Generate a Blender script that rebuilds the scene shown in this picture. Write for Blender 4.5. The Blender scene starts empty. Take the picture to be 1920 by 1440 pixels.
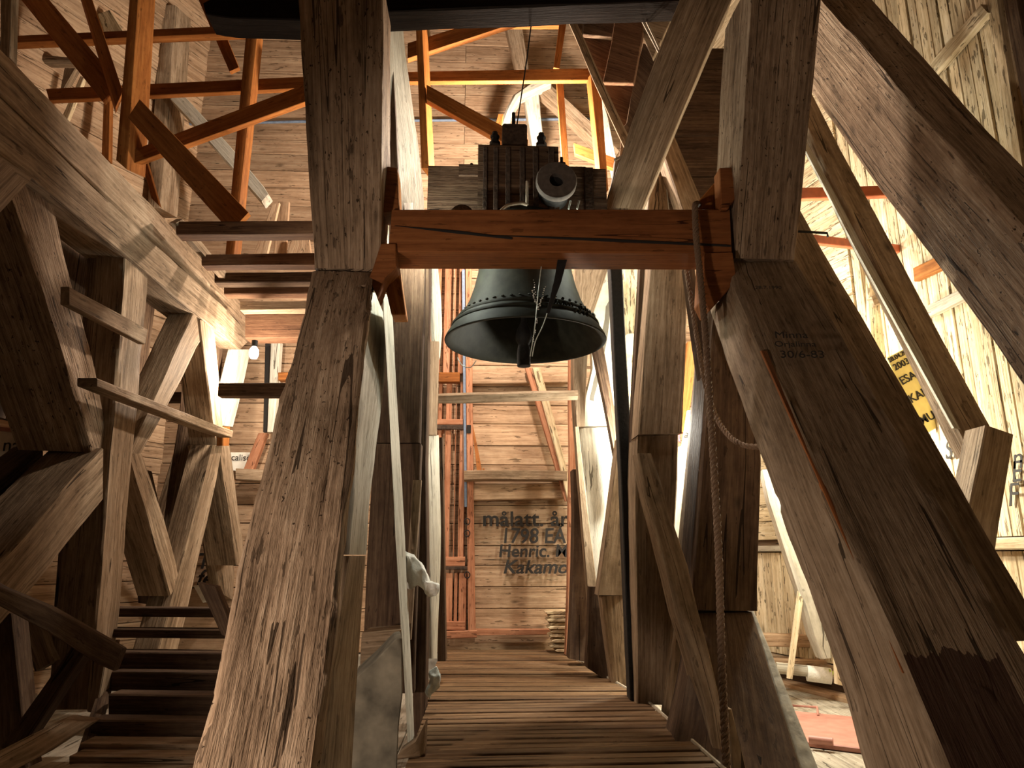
import bpy, bmesh, math, random
from mathutils import Vector, noise
random.seed(7)
C = bpy.context.scene.collection
SC = bpy.context.scene

# ------------------------------------------------------------------ camera, world, lights, exposure
F = 1330.0
YAW = math.radians(2.37); PITCH = math.radians(13.5)
CAM = Vector((0, 0, 1.0))
FWD = Vector((math.sin(YAW)*math.cos(PITCH), math.cos(YAW)*math.cos(PITCH), math.sin(PITCH)))
RIGHT = Vector((math.cos(YAW), -math.sin(YAW), 0))
UP = RIGHT.cross(FWD)
cd = bpy.data.cameras.new('camera'); cam = bpy.data.objects.new('camera', cd); C.objects.link(cam)
cd.sensor_width = 36; cd.lens = F/1920*36; cd.clip_start = .05
cam.location = CAM; cam.rotation_mode = 'QUATERNION'; cam.rotation_quaternion = FWD.to_track_quat('-Z', 'Y')
SC.camera = cam
SC.view_settings.view_transform = 'Standard'; SC.view_settings.look = 'None'
SC.view_settings.exposure = 0.0; SC.view_settings.gamma = 1; SC.view_settings.use_curve_mapping = False
w = bpy.data.worlds.new('world'); SC.world = w; w.use_nodes = True
w.node_tree.nodes['Background'].inputs[0].default_value = (.9, .75, .6, 1)
w.node_tree.nodes['Background'].inputs[1].default_value = .012

def P(px, py, Y=None, X=None, Z=None):
    """point of the place seen at photo position px,py on the plane Y=, X= or Z="""
    d = FWD*F + RIGHT*(px-960) - UP*(py-720)
    if Y is not None: k = (Y-CAM.y)/d.y
    elif X is not None: k = (X-CAM.x)/d.x
    else: k = (Z-CAM.z)/d.z
    return CAM + d*k

def lamp(name, loc, power, col, size=.08, kind='POINT', target=None, spot=None, blend=.6):
    l = bpy.data.lights.new(name, kind); l.energy = power; l.color = col
    if kind in ('POINT', 'SPOT'): l.shadow_soft_size = size
    if kind == 'SPOT': l.spot_size = math.radians(spot); l.spot_blend = blend
    if kind == 'AREA': l.size = size
    o = bpy.data.objects.new(name, l); C.objects.link(o); o.location = loc
    if target is not None:
        o.rotation_euler = (Vector(target)-Vector(loc)).to_track_quat('-Z', 'Y').to_euler()
    return o
lamp('flood_lamp_light', (1.50, 6.10, 2.10), 190, (1, .95, .82), .08)
lamp('right_lamp_light', (2.55, 5.6, 1.9), 165, (1, .92, .72), .12)
lamp('beam_fill_light', (.80, 4.78, 3.12), 9, (.95, 1, .86), .05)  # added fill behind the bell beam for the right side of the bell
lamp('post_fill_light', P(806, 462, Y=4.72), 42, (.93, 1, .88), .03)  # added fill hidden by the beam, brightens the left post faces
lamp('loft_fill_light', (2.3, 5.95, 3.3), 90, (.94, 1, .88), .08)  # added cool fill to reach the upper log, no lamp known there
lamp('left_lamp_light', (-2.2, 6.55, 2.68), 115, (1, .83, .66), .05)
lamp('upper_lamp_light', P(985, 305, Y=6.5), 540, (1, .83, .68), .10)
lamp('front_left_fill_light', (-2.0, 1.3, .65), 210, (1, .80, .64), .10, 'SPOT', (-.25, 3.2, 1.1), 92, .55)  # added warm fill from the front left, aimed at the huge strut
lamp('rear_light', (.2, -1.2, 2.6), 12, (1, .80, .6), .3)  # weak warm light behind the camera, no fixture built

# ------------------------------------------------------------------ materials
def N(nt, t, **kw):
    n = nt.nodes.new(t)
    for k, v in kw.items():
        if k.startswith('i_'): n.inputs[int(k[2:])].default_value = v
        else: setattr(n, k, v)
    return n
def lk(nt, a, b): nt.links.new(a, b)
def math_(nt, op, a, b=None, clamp=False):
    n = nt.nodes.new('ShaderNodeMath'); n.operation = op; n.use_clamp = clamp
    for i, v in enumerate((a, b)):
        if v is None: continue
        if isinstance(v, (int, float)): n.inputs[i].default_value = v
        else: nt.links.new(v, n.inputs[i])
    return n.outputs[0]
def ramp(nt, fac, stops):
    n = nt.nodes.new('ShaderNodeValToRGB'); nt.links.new(fac, n.inputs[0])
    e = n.color_ramp.elements
    while len(e) < len(stops): e.new(.5)
    for q, (p, c) in zip(e, stops):
        q.position = p; q.color = (*c, 1) if len(c) == 3 else c
    return n.outputs[0]
def wood(name, dark, mid, light, grain=1.0, crack=.5, knot=.5, stain=0., rough=.78, bump=.5, var=.25, paint=None, pits=False):
    m = bpy.data.materials.new(name); m.use_nodes = True; nt = m.node_tree
    b = nt.nodes['Principled BSDF']; b.inputs['Roughness'].default_value = rough
    b.inputs['Specular IOR Level'].default_value = .12
    uv = N(nt, 'ShaderNodeUVMap'); uv.uv_map = 'UVMap'
    oi = N(nt, 'ShaderNodeObjectInfo')
    off = N(nt, 'ShaderNodeVectorMath', operation='SCALE'); off.inputs[0].default_value = (37, 91, 53)
    lk(nt, oi.outputs['Random'], off.inputs['Scale'])
    add = N(nt, 'ShaderNodeVectorMath', operation='ADD'); lk(nt, uv.outputs[0], add.inputs[0]); lk(nt, off.outputs[0], add.inputs[1])
    def mapped(su, sv):
        v = N(nt, 'ShaderNodeVectorMath', operation='MULTIPLY'); lk(nt, add.outputs[0], v.inputs[0]); v.inputs[1].default_value = (su, sv, 1)
        return v.outputs[0]
    def nz(su, sv, det=3, dist=0.):
        n = N(nt, 'ShaderNodeTexNoise'); lk(nt, mapped(su, sv), n.inputs['Vector']); n.inputs['Scale'].default_value = 1
        n.inputs['Detail'].default_value = det; n.inputs['Distortion'].default_value = dist; n.inputs['Roughness'].default_value = .6
        return n.outputs[0]
    g1 = nz(55*grain, 2.2*grain, 5, .12); g2 = nz(7*grain, .55*grain, 4, .1); g3 = nz(170*grain, 14*grain, 2); g4 = nz(26, 12, 4, .2)
    col = ramp(nt, math_(nt, 'ADD', math_(nt, 'ADD', math_(nt, 'MULTIPLY', g1, .42), math_(nt, 'MULTIPLY', g2, .33)), math_(nt, 'ADD', math_(nt, 'MULTIPLY', g4, .15), math_(nt, 'MULTIPLY', g3, .10))), [(.37, dark), (.5, mid), (.62, light)])
    # drying cracks: thin dark lines along the grain
    c0 = nz(11, .16, 1, 0); ck = math_(nt, 'ABSOLUTE', math_(nt, 'SUBTRACT', c0, .5))
    ck = math_(nt, 'LESS_THAN', ck, .0045*crack+.0001)
    cm = math_(nt, 'GREATER_THAN', nz(4, .9, 2), .50)
    ck = math_(nt, 'MULTIPLY', ck, cm)
    # knots
    vo = N(nt, 'ShaderNodeTexVoronoi'); lk(nt, mapped(5.5, 2.2), vo.inputs['Vector']); vo.inputs['Scale'].default_value = 1
    kn = math_(nt, 'SUBTRACT', 1, math_(nt, 'DIVIDE', vo.outputs['Distance'], .10+.10*knot), True)
    sep = N(nt, 'ShaderNodeSeparateColor'); lk(nt, vo.outputs['Color'], sep.inputs[0])
    kn = math_(nt, 'MULTIPLY', kn, math_(nt, 'LESS_THAN', sep.outputs[0], .25+.4*knot))
    # nail / wear dashes
    dash = math_(nt, 'GREATER_THAN', nz(34, 6, 3, .2), .655-.02*stain)
    dk = math_(nt, 'ADD', math_(nt, 'MULTIPLY', ck, .85), math_(nt, 'MULTIPLY', kn, .75), True)
    if pits:
        pt = math_(nt, 'MULTIPLY', math_(nt, 'GREATER_THAN', nz(48, 26, 3, .3), .66), math_(nt, 'GREATER_THAN', nz(3.2, 1.6, 2), .48))
        dk = math_(nt, 'MAXIMUM', dk, math_(nt, 'MULTIPLY', pt, .9))
    dk = math_(nt, 'MAXIMUM', dk, math_(nt, 'MULTIPLY', dash, .45+.3*min(stain, 1)))
    mx = N(nt, 'ShaderNodeMix', data_type='RGBA'); lk(nt, dk, mx.inputs[0]); lk(nt, col, mx.inputs[6]); mx.inputs[7].default_value = (dark[0]*.22, dark[1]*.2, dark[2]*.18, 1)
    out = mx.outputs[2]
    if paint:                       # a dark coat covering the lower length of the timber
        sx = N(nt, 'ShaderNodeSeparateXYZ'); lk(nt, uv.outputs[0], sx.inputs[0])
        lim = math_(nt, 'ADD', sx.outputs[1], math_(nt, 'MULTIPLY', nz(9, 3, 4), .35))
        pm = math_(nt, 'MULTIPLY', math_(nt, 'GREATER_THAN', lim, paint[0]), math_(nt, 'LESS_THAN', sx.outputs[0], .36))
        m3 = N(nt, 'ShaderNodeMix', data_type='RGBA'); lk(nt, math_(nt, 'MULTIPLY', pm, .85), m3.inputs[0]); lk(nt, out, m3.inputs[6]); m3.inputs[7].default_value = (*paint[1], 1)
        out = m3.outputs[2]
    hsv = N(nt, 'ShaderNodeHueSaturation'); lk(nt, out, hsv.inputs['Color'])
    vv = math_(nt, 'ADD', math_(nt, 'MULTIPLY', oi.outputs['Random'], var), 1-var/2)
    vv = math_(nt, 'MULTIPLY', vv, math_(nt, 'ADD', math_(nt, 'MULTIPLY', nz(2.2, 1.3, 3), .7), .65))
    lk(nt, vv, hsv.inputs['Value'])
    lk(nt, hsv.outputs[0], b.inputs['Base Color'])
    h = math_(nt, 'ADD', math_(nt, 'ADD', math_(nt, 'MULTIPLY', g1, .7), math_(nt, 'MULTIPLY', g4, .35)), math_(nt, 'MULTIPLY', g3, .3))
    h = math_(nt, 'SUBTRACT', h, math_(nt, 'MULTIPLY', dk, .9))
    bp = N(nt, 'ShaderNodeBump'); bp.inputs['Strength'].default_value = bump; bp.inputs['Distance'].default_value = .012
    lk(nt, h, bp.inputs['Height']); lk(nt, bp.outputs[0], b.inputs['Normal'])
    return m
def plain(name, col, rough=.6, metal=0., bump=0., scale=30, var=.3, emit=None):
    m = bpy.data.materials.new(name); m.use_nodes = True; nt = m.node_tree
    b = nt.nodes['Principled BSDF']; b.inputs['Roughness'].default_value = rough; b.inputs['Metallic'].default_value = metal
    tc = N(nt, 'ShaderNodeTexCoord'); n = N(nt, 'ShaderNodeTexNoise'); lk(nt, tc.outputs['Object'], n.inputs['Vector'])
    n.inputs['Scale'].default_value = scale; n.inputs['Detail'].default_value = 5
    lk(nt, ramp(nt, n.outputs[0], [(.3, tuple(c*(1-var) for c in col)), (.7, tuple(min(1, c*(1+var)) for c in col))]), b.inputs['Base Color'])
    if bump:
        bp = N(nt, 'ShaderNodeBump'); bp.inputs['Strength'].default_value = bump; bp.inputs['Distance'].default_value = .01
        lk(nt, n.outputs[0], bp.inputs['Height']); lk(nt, bp.outputs[0], b.inputs['Normal'])
    if emit:
        b.inputs['Emission Color'].default_value = (*emit[0], 1); b.inputs['Emission Strength'].default_value = emit[1]
    return m
OLD = wood('old_timber', (.10, .066, .038), (.26, .185, .118), (.42, .32, .22), crack=1, knot=.55)
HERO = wood('hewn_timber', (.11, .070, .042), (.30, .208, .135), (.48, .36, .25), crack=1.6, knot=.45, bump=1.0, stain=.5, pits=True)
PAINTED = wood('hewn_timber_dark_base', (.10, .066, .038), (.245, .175, .112), (.38, .29, .20), crack=1.2, knot=.4, bump=.6, paint=(3.12, (.050, .022, .016)))
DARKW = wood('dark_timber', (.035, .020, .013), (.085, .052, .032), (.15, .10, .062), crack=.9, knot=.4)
PALE = wood('bleached_lit_timber', (.30, .27, .21), (.50, .47, .39), (.66, .63, .54), crack=1.2, knot=.3)  # pale stock; lamp light on the lit faces is put into this colour
SILH = wood('silhouette_timber', (.006, .004, .003), (.011, .007, .005), (.018, .012, .009), crack=.6, knot=.2, rough=.95)  # near black: silhouette shade of the top beam put into the colour
ORANGE = wood('new_pine', (.17, .058, .015), (.29, .105, .026), (.40, .165, .045), grain=.8, crack=.15, knot=.5, bump=.2, rough=.6)
JOIST = wood('joist_timber', (.07, .032, .018), (.13, .066, .036), (.20, .11, .06), crack=.6, knot=.3)
REDP = wood('bell_beam_pine', (.15, .052, .018), (.25, .090, .030), (.33, .13, .045), grain=.7, crack=.7, knot=.2, bump=.25, rough=.55)
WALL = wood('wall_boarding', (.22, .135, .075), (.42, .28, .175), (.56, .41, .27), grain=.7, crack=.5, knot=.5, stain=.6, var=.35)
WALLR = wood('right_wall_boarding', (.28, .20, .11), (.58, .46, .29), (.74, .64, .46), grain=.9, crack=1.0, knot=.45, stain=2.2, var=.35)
DOORW = wood('door_pine', (.24, .09, .045), (.44, .20, .11), (.56, .30, .18), grain=.8, crack=.5, knot=.4, stain=.8)
SLAT = wood('walkway_slat', (.08, .042, .02), (.165, .098, .05), (.26, .165, .088), crack=.6, knot=.3, rough=.55, var=.45)
FLOORW = wood('grey_floor_board', (.22, .19, .14), (.38, .34, .27), (.5, .46, .37), crack=.7, knot=.3, stain=.6)
BRONZE = plain('bronze_patina', (.016, .018, .012), .72, .1, .25, 14, .45)
BRONZE.node_tree.nodes['Principled BSDF'].inputs['Specular IOR Level'].default_value = .3
IRON = plain('black_iron', (.012, .011, .010), .75, .2, .4, 40, .4)
DISC = plain('grey_cast_disc', (.10, .08, .065), .8, 0, .3, 30, .25)
RUST = plain('rusty_iron', (.06, .038, .025), .75, .3, .5, 40, .5)
STEELO = plain('orange_primed_steel', (.50, .13, .05), .5, 0, .1, 20, .15)
ROPE = plain('hemp_rope', (.20, .125, .075), .9, 0, .6, 260, .4)
CABLEM = plain('pale_cable', (.42, .36, .27), .6, 0, 0, 30, .15)
WHITE = plain('white_cloth', (.82, .82, .76), .6, 0, .5, 60, .06)
PAPER = plain('white_painted_board', (.75, .72, .63), .7, 0, .1, 20, .08)
YELLOW = plain('yellow_sign_paint', (.85, .74, .28), .6, 0, .1, 20, .06)
INK = plain('black_ink', (.02, .017, .015), .8, 0, 0, 20, .1)
BLUE = plain('blue_grey_paint', (.17, .23, .33), .6, 0, .2, 30, .2)
REDPL = plain('red_painted_plate', (.46, .21, .16), .5, 0, .15, 12, .15)
GREY = plain('grey_plaster', (.36, .34, .29), .85, 0, .8, 11, .35)
WRAP = plain('clear_plastic', (.55, .60, .55), .25, 0, .5, 40, .2)
GREENY = plain('yellow_green_tape', (.55, .75, .08), .5)
EMIT = plain('lamp_glass', (.9, .9, .85), .4, emit=((1, .93, .8), 30))

# ------------------------------------------------------------------ builders
NAMES = {}
def put(name, me, mat, parent=None, label=None, cat=None, group=None, kind=None, centre=True):
    if centre and me.vertices:
        if parent is None:
            c = Vector((0, 0, 0))
            for v in me.vertices: c += v.co
            c /= len(me.vertices)
            for v in me.vertices: v.co -= c
    o = bpy.data.objects.new(name, me); C.objects.link(o)
    if mat and not me.materials: me.materials.append(mat)
    if centre and parent is None: o.location = c
    if parent is not None:
        o.parent = parent; o.location = -parent_loc(parent)
    if label: o['label'] = label
    if cat: o['category'] = cat
    if group: o['group'] = group
    if kind: o['kind'] = kind
    return o
def parent_loc(p):
    v = p.location.copy()
    while p.parent is not None: p = p.parent; v += p.location
    return v
def empty(name, loc, label=None, cat=None, group=None, kind=None):
    o = bpy.data.objects.new(name, None); C.objects.link(o); o.location = loc; o.empty_display_size = .1
    if label: o['label'] = label
    if cat: o['category'] = cat
    if group: o['group'] = group
    if kind: o['kind'] = kind
    return o
def nzv(a, b, c=0.): return noise.noise(Vector((a, b, c)))

def loft(rings, us, vs, seed=0., hew=0., fine=0., ch=.012, ns=1, step=.14, hero=False):
    """rings: list of (A,B,B2,A2) corner points along the timber -> mesh with chamfers, wobble, UVs in metres"""
    R = []; V = []
    dist = 0.
    for i in range(len(rings)-1):
        L = (sum(rings[i+1], Vector()) - sum(rings[i], Vector())).length/4
        n = max(1, int(L/step))
        for k in range(n):
            t = k/n
            R.append([rings[i][j].lerp(rings[i+1][j], t) for j in range(4)]); V.append(dist+L*t)
        dist += L
    R.append(list(rings[-1])); V.append(dist)
    bm = bmesh.new(); uvl = bm.loops.layers.uv.new('UVMap')
    allr = []; U = None
    for i, r in enumerate(R):
        cen = sum(r, Vector())/4
        pts = []; u = []; acc = 0.
        for j in range(4):
            a, b = r[j], r[(j+1) % 4]; e = b-a; L = max(e.length, 1e-5); c = min(ch, L*.3)/L
            ed = e.normalized(); nrm = ((a+b)/2-cen); nrm -= ed*nrm.dot(ed)
            nrm = nrm.normalized() if nrm.length > 1e-6 else Vector((0, 0, 1))
            ts = [c] + [c+(1-2*c)*k/ns for k in range(1, ns)] + [1-c]
            for k, t in enumerate(ts):
                p = a + e*t
                s = acc+L*t
                d = 0.
                if hew: d += hew*nzv(s*2.2+seed*13.1, V[i]*1.7, seed) + hew*.5*nzv(s*7+seed, V[i]*4.3, 5+seed)
                if fine:
                    d += fine*nzv(s*26+seed, V[i]*1.6, 9+seed) + fine*.5*nzv(s*60+seed, V[i]*7, 2+seed)
                    cr = abs(nzv(s*5.5+seed*3, V[i]*.13, 20+seed))
                    if cr < .016: d -= fine*3.0*(1-cr/.016)
                pts.append(p + nrm*d); u.append(s)
            acc += L
        if U is None: U = u; TOT = acc
        allr.append([bm.verts.new(p) for p in pts])
    n = len(allr[0])
    for i in range(len(allr)-1):
        for k in range(n):
            k2 = (k+1) % n
            try: f = bm.faces.new((allr[i][k], allr[i][k2], allr[i+1][k2], allr[i+1][k]))
            except ValueError: continue
            uu = U[k2] if k2 else TOT
            for lp, (a, b) in zip(f.loops, ((U[k], V[i]), (uu, V[i]), (uu, V[i+1]), (U[k], V[i+1]))): lp[uvl].uv = (a, b)
    for ring, vv in ((allr[0], 0), (allr[-1], 0)):
        try: f = bm.faces.new(ring)
        except ValueError: continue
        for k, lp in enumerate(f.loops): lp[uvl].uv = (U[k]*.3, U[(k*3) % n]*.3)
    bmesh.ops.recalc_face_normals(bm, faces=bm.faces)
    me = bpy.data.meshes.new('timber'); bm.to_mesh(me); bm.free()
    me.shade_smooth(); me.set_sharp_from_angle(angle=math.radians(38))
    return me
SEED = [0.]
def straight(pts, bend):
    """pull the points towards their best straight line"""
    n = len(pts); mx = sum(p[0] for p in pts)/n; my = sum(p[1] for p in pts)/n
    sxx = sum((p[0]-mx)**2 for p in pts); syy = sum((p[1]-my)**2 for p in pts); sxy = sum((p[0]-mx)*(p[1]-my) for p in pts)
    th = .5*math.atan2(2*sxy, sxx-syy); dx, dy = math.cos(th), math.sin(th); out = []
    for x, y in pts:
        k = (x-mx)*dx+(y-my)*dy; out.append(((mx+dx*k)*(1-bend)+x*bend, (my+dy*k)*(1-bend)+y*bend))
    return out
def T(name, label, cat, sta, Y=None, X=None, t=(0, .2, 0), mat=None, parent=None, hew=.008, fine=0., ns=1, step=.14, ch=.008, group=None, kind=None, bend=.3, skew=0.):
    """a timber whose near face passes through the stations (ax,ay,bx,by) on the plane Y= or X= (one value or one per station), t = its thickness"""
    SEED[0] += 1.37
    n = len(sta); t = Vector(t); rings = []
    if bend < 1 and n > 2:
        ea = straight([(q[0], q[1]) for q in sta], bend); eb = straight([(q[2], q[3]) for q in sta], bend)
        sta = [(*p, *q) for p, q in zip(ea, eb)]
        if isinstance(Y, (list, tuple)):
            cs = [0.]
            for i in range(1, n): cs.append(cs[-1]+math.dist(((sta[i][0]+sta[i][2])/2, (sta[i][1]+sta[i][3])/2), ((sta[i-1][0]+sta[i-1][2])/2, (sta[i-1][1]+sta[i-1][3])/2)))
            mc = sum(cs)/n; iy = [1/v for v in Y]; mi = sum(iy)/n; k = sum((c-mc)*(v-mi) for c, v in zip(cs, iy))/max(1e-9, sum((c-mc)**2 for c in cs))
            Y = [1/(v*bend+(mi+k*(c-mc))*(1-bend)) for c, v in zip(cs, iy)]
    for i, (ax, ay, bx, by) in enumerate(sta):
        y = None if Y is None else (Y[i] if isinstance(Y, (list, tuple)) else Y)
        x = None if X is None else (X[i] if isinstance(X, (list, tuple)) else X)
        A = P(ax, ay, Y=y, X=x); B = P(bx, by, Y=y+skew if y is not None else None, X=x)
        rings.append((A, B, B+t, A+t))
    wmin = min(min((r[1]-r[0]).length, (r[2]-r[1]).length) for r in rings[len(rings)//3:2*len(rings)//3+1])
    me = loft(rings, None, None, SEED[0], min(hew, .04*wmin), fine, min(ch, .1*wmin) if ch < .02 else ch, ns, step)
    return put(name, me, mat or OLD, parent, label if parent is None else None, cat if parent is None else None, group, kind)
def box3(name, lo, hi, mat, parent=None, label=None, cat=None, ch=.008, axis=None, hew=0., kind=None, group=None, step=.5):
    """a board or block between two corners, grain along its longest axis"""
    lo = Vector(lo); hi = Vector(hi); s = hi-lo
    ax = axis if axis is not None else max(range(3), key=lambda k: s[k])
    o1, o2 = [k for k in range(3) if k != ax]
    def pt(a, b, c):
        v = Vector(); v[ax] = a; v[o1] = b; v[o2] = c; return v
    rings = [tuple(pt(e, b, c) for b, c in ((lo[o1], lo[o2]), (hi[o1], lo[o2]), (hi[o1], hi[o2]), (lo[o1], hi[o2]))) for e in (lo[ax], hi[ax])]
    SEED[0] += 1.1
    me = loft(rings, None, None, SEED[0], hew, 0, ch, 1, step)
    return put(name, me, mat, parent, label, cat, group, kind)
def tube(pts, r, seg=8, taper=None):
    bm = bmesh.new(); uvl = bm.loops.layers.uv.new('UVMap'); rings = []; n = len(pts); up = Vector((0, 0, 1)); last = None; V = [0.]
    for i, p in enumerate(pts):
        tg = (pts[min(i+1, n-1)]-pts[max(i-1, 0)]).normalized()
        if last is None: a = tg.cross(up if abs(tg.z) < .9 else Vector((1, 0, 0))).normalized()
        else: a = (last - tg*last.dot(tg)).normalized()
        last = a; b = tg.cross(a); rr = r if taper is None else r*(1+(taper-1)*i/(n-1))
        if i: V.append(V[-1]+(p-pts[i-1]).length)
        rings.append([bm.verts.new(p+(a*math.cos(2*math.pi*k/seg)+b*math.sin(2*math.pi*k/seg))*rr) for k in range(seg)])
    for i in range(n-1):
        for k in range(seg):
            f = bm.faces.new((rings[i][k], rings[i][(k+1) % seg], rings[i+1][(k+1) % seg], rings[i+1][k]))
            for lp, (u, v) in zip(f.loops, ((k, i), (k+1, i), (k+1, i+1), (k, i+1))): lp[uvl].uv = (u/seg*2*math.pi*r, V[v])
    bm.faces.new(rings[0]); bm.faces.new(rings[-1]); bmesh.ops.recalc_face_normals(bm, faces=bm.faces)
    me = bpy.data.meshes.new('tube'); bm.to_mesh(me); bm.free(); me.shade_smooth(); me.set_sharp_from_angle(angle=math.radians(50)); return me
def spline(pts, n=10):
    out = []
    for i in range(len(pts)-1):
        p0, p1, p2, p3 = pts[max(i-1, 0)], pts[i], pts[i+1], pts[min(i+2, len(pts)-1)]
        for k in range(n):
            t = k/n
            out.append(.5*((2*p1)+(p2-p0)*t+(2*p0-5*p1+4*p2-p3)*t*t+(3*p1-3*p2+p3-p0)*t**3))
    out.append(pts[-1]); return out
def rope_mesh(pts, r, pitch=.09):
    me_list = []; bm = bmesh.new()
    # resample
    L = [0.]
    for i in range(1, len(pts)): L.append(L[-1]+(pts[i]-pts[i-1]).length)
    n = int(L[-1]/(pitch/7)); res = []; j = 0
    for i in range(n+1):
        s = L[-1]*i/n
        while j < len(L)-2 and L[j+1] < s: j += 1
        t = (s-L[j])/max(1e-6, L[j+1]-L[j]); res.append((pts[j].lerp(pts[j+1], t), s))
    for st in range(3):
        path = []; last = None
        for i, (p, s) in enumerate(res):
            tg = (res[min(i+1, n)][0]-res[max(i-1, 0)][0]).normalized()
            if last is None: a = tg.cross(Vector((0, 1, .1))).normalized()
            else: a = (last-tg*last.dot(tg)).normalized()
            last = a; b = tg.cross(a); ph = 2*math.pi*(s/pitch+st/3)
            path.append(p+(a*math.cos(ph)+b*math.sin(ph))*r*.52)
        m = tube(path, r*.56, 6); bm.from_mesh(m); bpy.data.meshes.remove(m)
    me = bpy.data.meshes.new('rope'); bm.to_mesh(me); bm.free(); me.shade_smooth(); return me
def lathe(prof, seg=64, cen=Vector(), axis='Z', close=False):
    bm = bmesh.new(); uvl = bm.loops.layers.uv.new('UVMap'); rings = []
    for r, h in prof:
        row = []
        for k in range(seg):
            a = 2*math.pi*k/seg
            if axis == 'Z': p = Vector((r*math.cos(a), r*math.sin(a), h))
            elif axis == 'Y': p = Vector((r*math.cos(a), h, r*math.sin(a)))
            else: p = Vector((h, r*math.cos(a), r*math.sin(a)))
            row.append(bm.verts.new(p+cen))
        rings.append(row)
    for i in range(len(rings)-1):
        for k in range(seg): bm.faces.new((rings[i][k], rings[i][(k+1) % seg], rings[i+1][(k+1) % seg], rings[i+1][k]))
    if close: bm.faces.new(rings[0]); bm.faces.new(rings[-1])
    bmesh.ops.remove_doubles(bm, verts=bm.verts, dist=1e-5); bmesh.ops.recalc_face_normals(bm, faces=bm.faces)
    me = bpy.data.meshes.new('lathe'); bm.to_mesh(me); bm.free(); me.shade_smooth(); me.set_sharp_from_angle(angle=math.radians(40)); return me
def poly(name, pts, Y=None, X=None, t=(0, .04, 0), mat=None, parent=None, label=None, cat=None, group=None, grain=0):
    """flat board of the given outline, thickness t"""
    t = Vector(t); front = [P(a, b, Y=Y, X=X) for a, b in pts]
    return prism(name, front, t, mat, parent, label, cat, group, grain)
def prism(name, front, t, mat, parent=None, label=None, cat=None, group=None, grain=0):
    bm = bmesh.new(); uvl = bm.loops.layers.uv.new('UVMap')
    g = (front[(grain+1) % len(front)]-front[grain]).normalized(); o0 = front[0]; t = Vector(t); nn = t.normalized()
    c = g.cross(nn).normalized()
    a = [bm.verts.new(p) for p in front]; b = [bm.verts.new(p+t) for p in front]
    bm.faces.new(a); bm.faces.new(b[::-1]); n = len(a)
    for i in range(n): bm.faces.new((a[i], a[(i+1) % n], b[(i+1) % n], b[i]))
    bmesh.ops.recalc_face_normals(bm, faces=bm.faces)
    bmesh.ops.bevel(bm, geom=list(bm.edges), offset=min(.006, t.length*.2), segments=1, affect='EDGES', profile=.5)
    for f in bm.faces:
        for lp in f.loops:
            d = lp.vert.co-o0; lp[uvl].uv = (d.dot(c)+d.dot(nn), d.dot(g))
    me = bpy.data.meshes.new('board'); bm.to_mesh(me); bm.free()
    return put(name, me, mat or OLD, parent, label, cat, group)
def text(body, loc, size, mat, parent, right=Vector((1, 0, 0)), up=Vector((0, 0, 1)), name='lettering', shear=0., ext=.002, bold=.0, label=None, span=None):
    cu = bpy.data.curves.new(name, 'FONT'); cu.body = body; cu.size = size; cu.extrude = ext; cu.shear = shear; cu.offset = bold
    cu.align_x = 'LEFT'
    tmp = bpy.data.objects.new(name, cu); C.objects.link(tmp)
    dg = bpy.context.evaluated_depsgraph_get(); me = bpy.data.meshes.new_from_object(tmp.evaluated_get(dg)); bpy.data.objects.remove(tmp)
    right = right.normalized(); nrm = right.cross(up).normalized(); up = nrm.cross(right)
    if span:
        w_ = max(v.co.x for v in me.vertices)
        for v in me.vertices: v.co.x *= span/w_
    for v in me.vertices:
        q = v.co.copy(); q.x += .02*size*nzv(q.x*9/size*.3, q.y*9/size*.3, 3); q.y += .035*size*nzv(q.x/size*1.3, 7, q.y/size*2)
        v.co = Vector(loc)+right*q.x+up*q.y+nrm*q.z
    me.materials.clear()
    o = put(name, me, mat, parent)
    if label: o['label'] = label
    return o

# ------------------------------------------------------------------ SETTING: floor and walls
YB = 8.3      # back wall
ZT = 8.7
def struct(name, lo, hi, mat, **k): return box3(name, lo, hi, mat, kind='structure', ch=.002, step=50, **k)
fl = struct('floor', (-4.95, -2.2, -.42), (3.8, YB+.1, -.34), DARKW)
y = -2.2
xs_edges = [-4.9+.29*i for i in range(31)]
for i in range(30):
    x0 = xs_edges[i]
    if x0+.285 > 3.75: break
    box3('floor_board', (x0, -2.2, -.34), (x0+.283, YB, -.30+.003*random.random()), FLOORW, fl, ch=.004, step=50)
struct('ceiling', (-4.95, -2.2, ZT), (3.8, YB+.1, ZT+.1), DARKW)
struct('wall_front', (-4.95, -2.3, -.42), (3.8, -2.2, ZT), DARKW)

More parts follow.
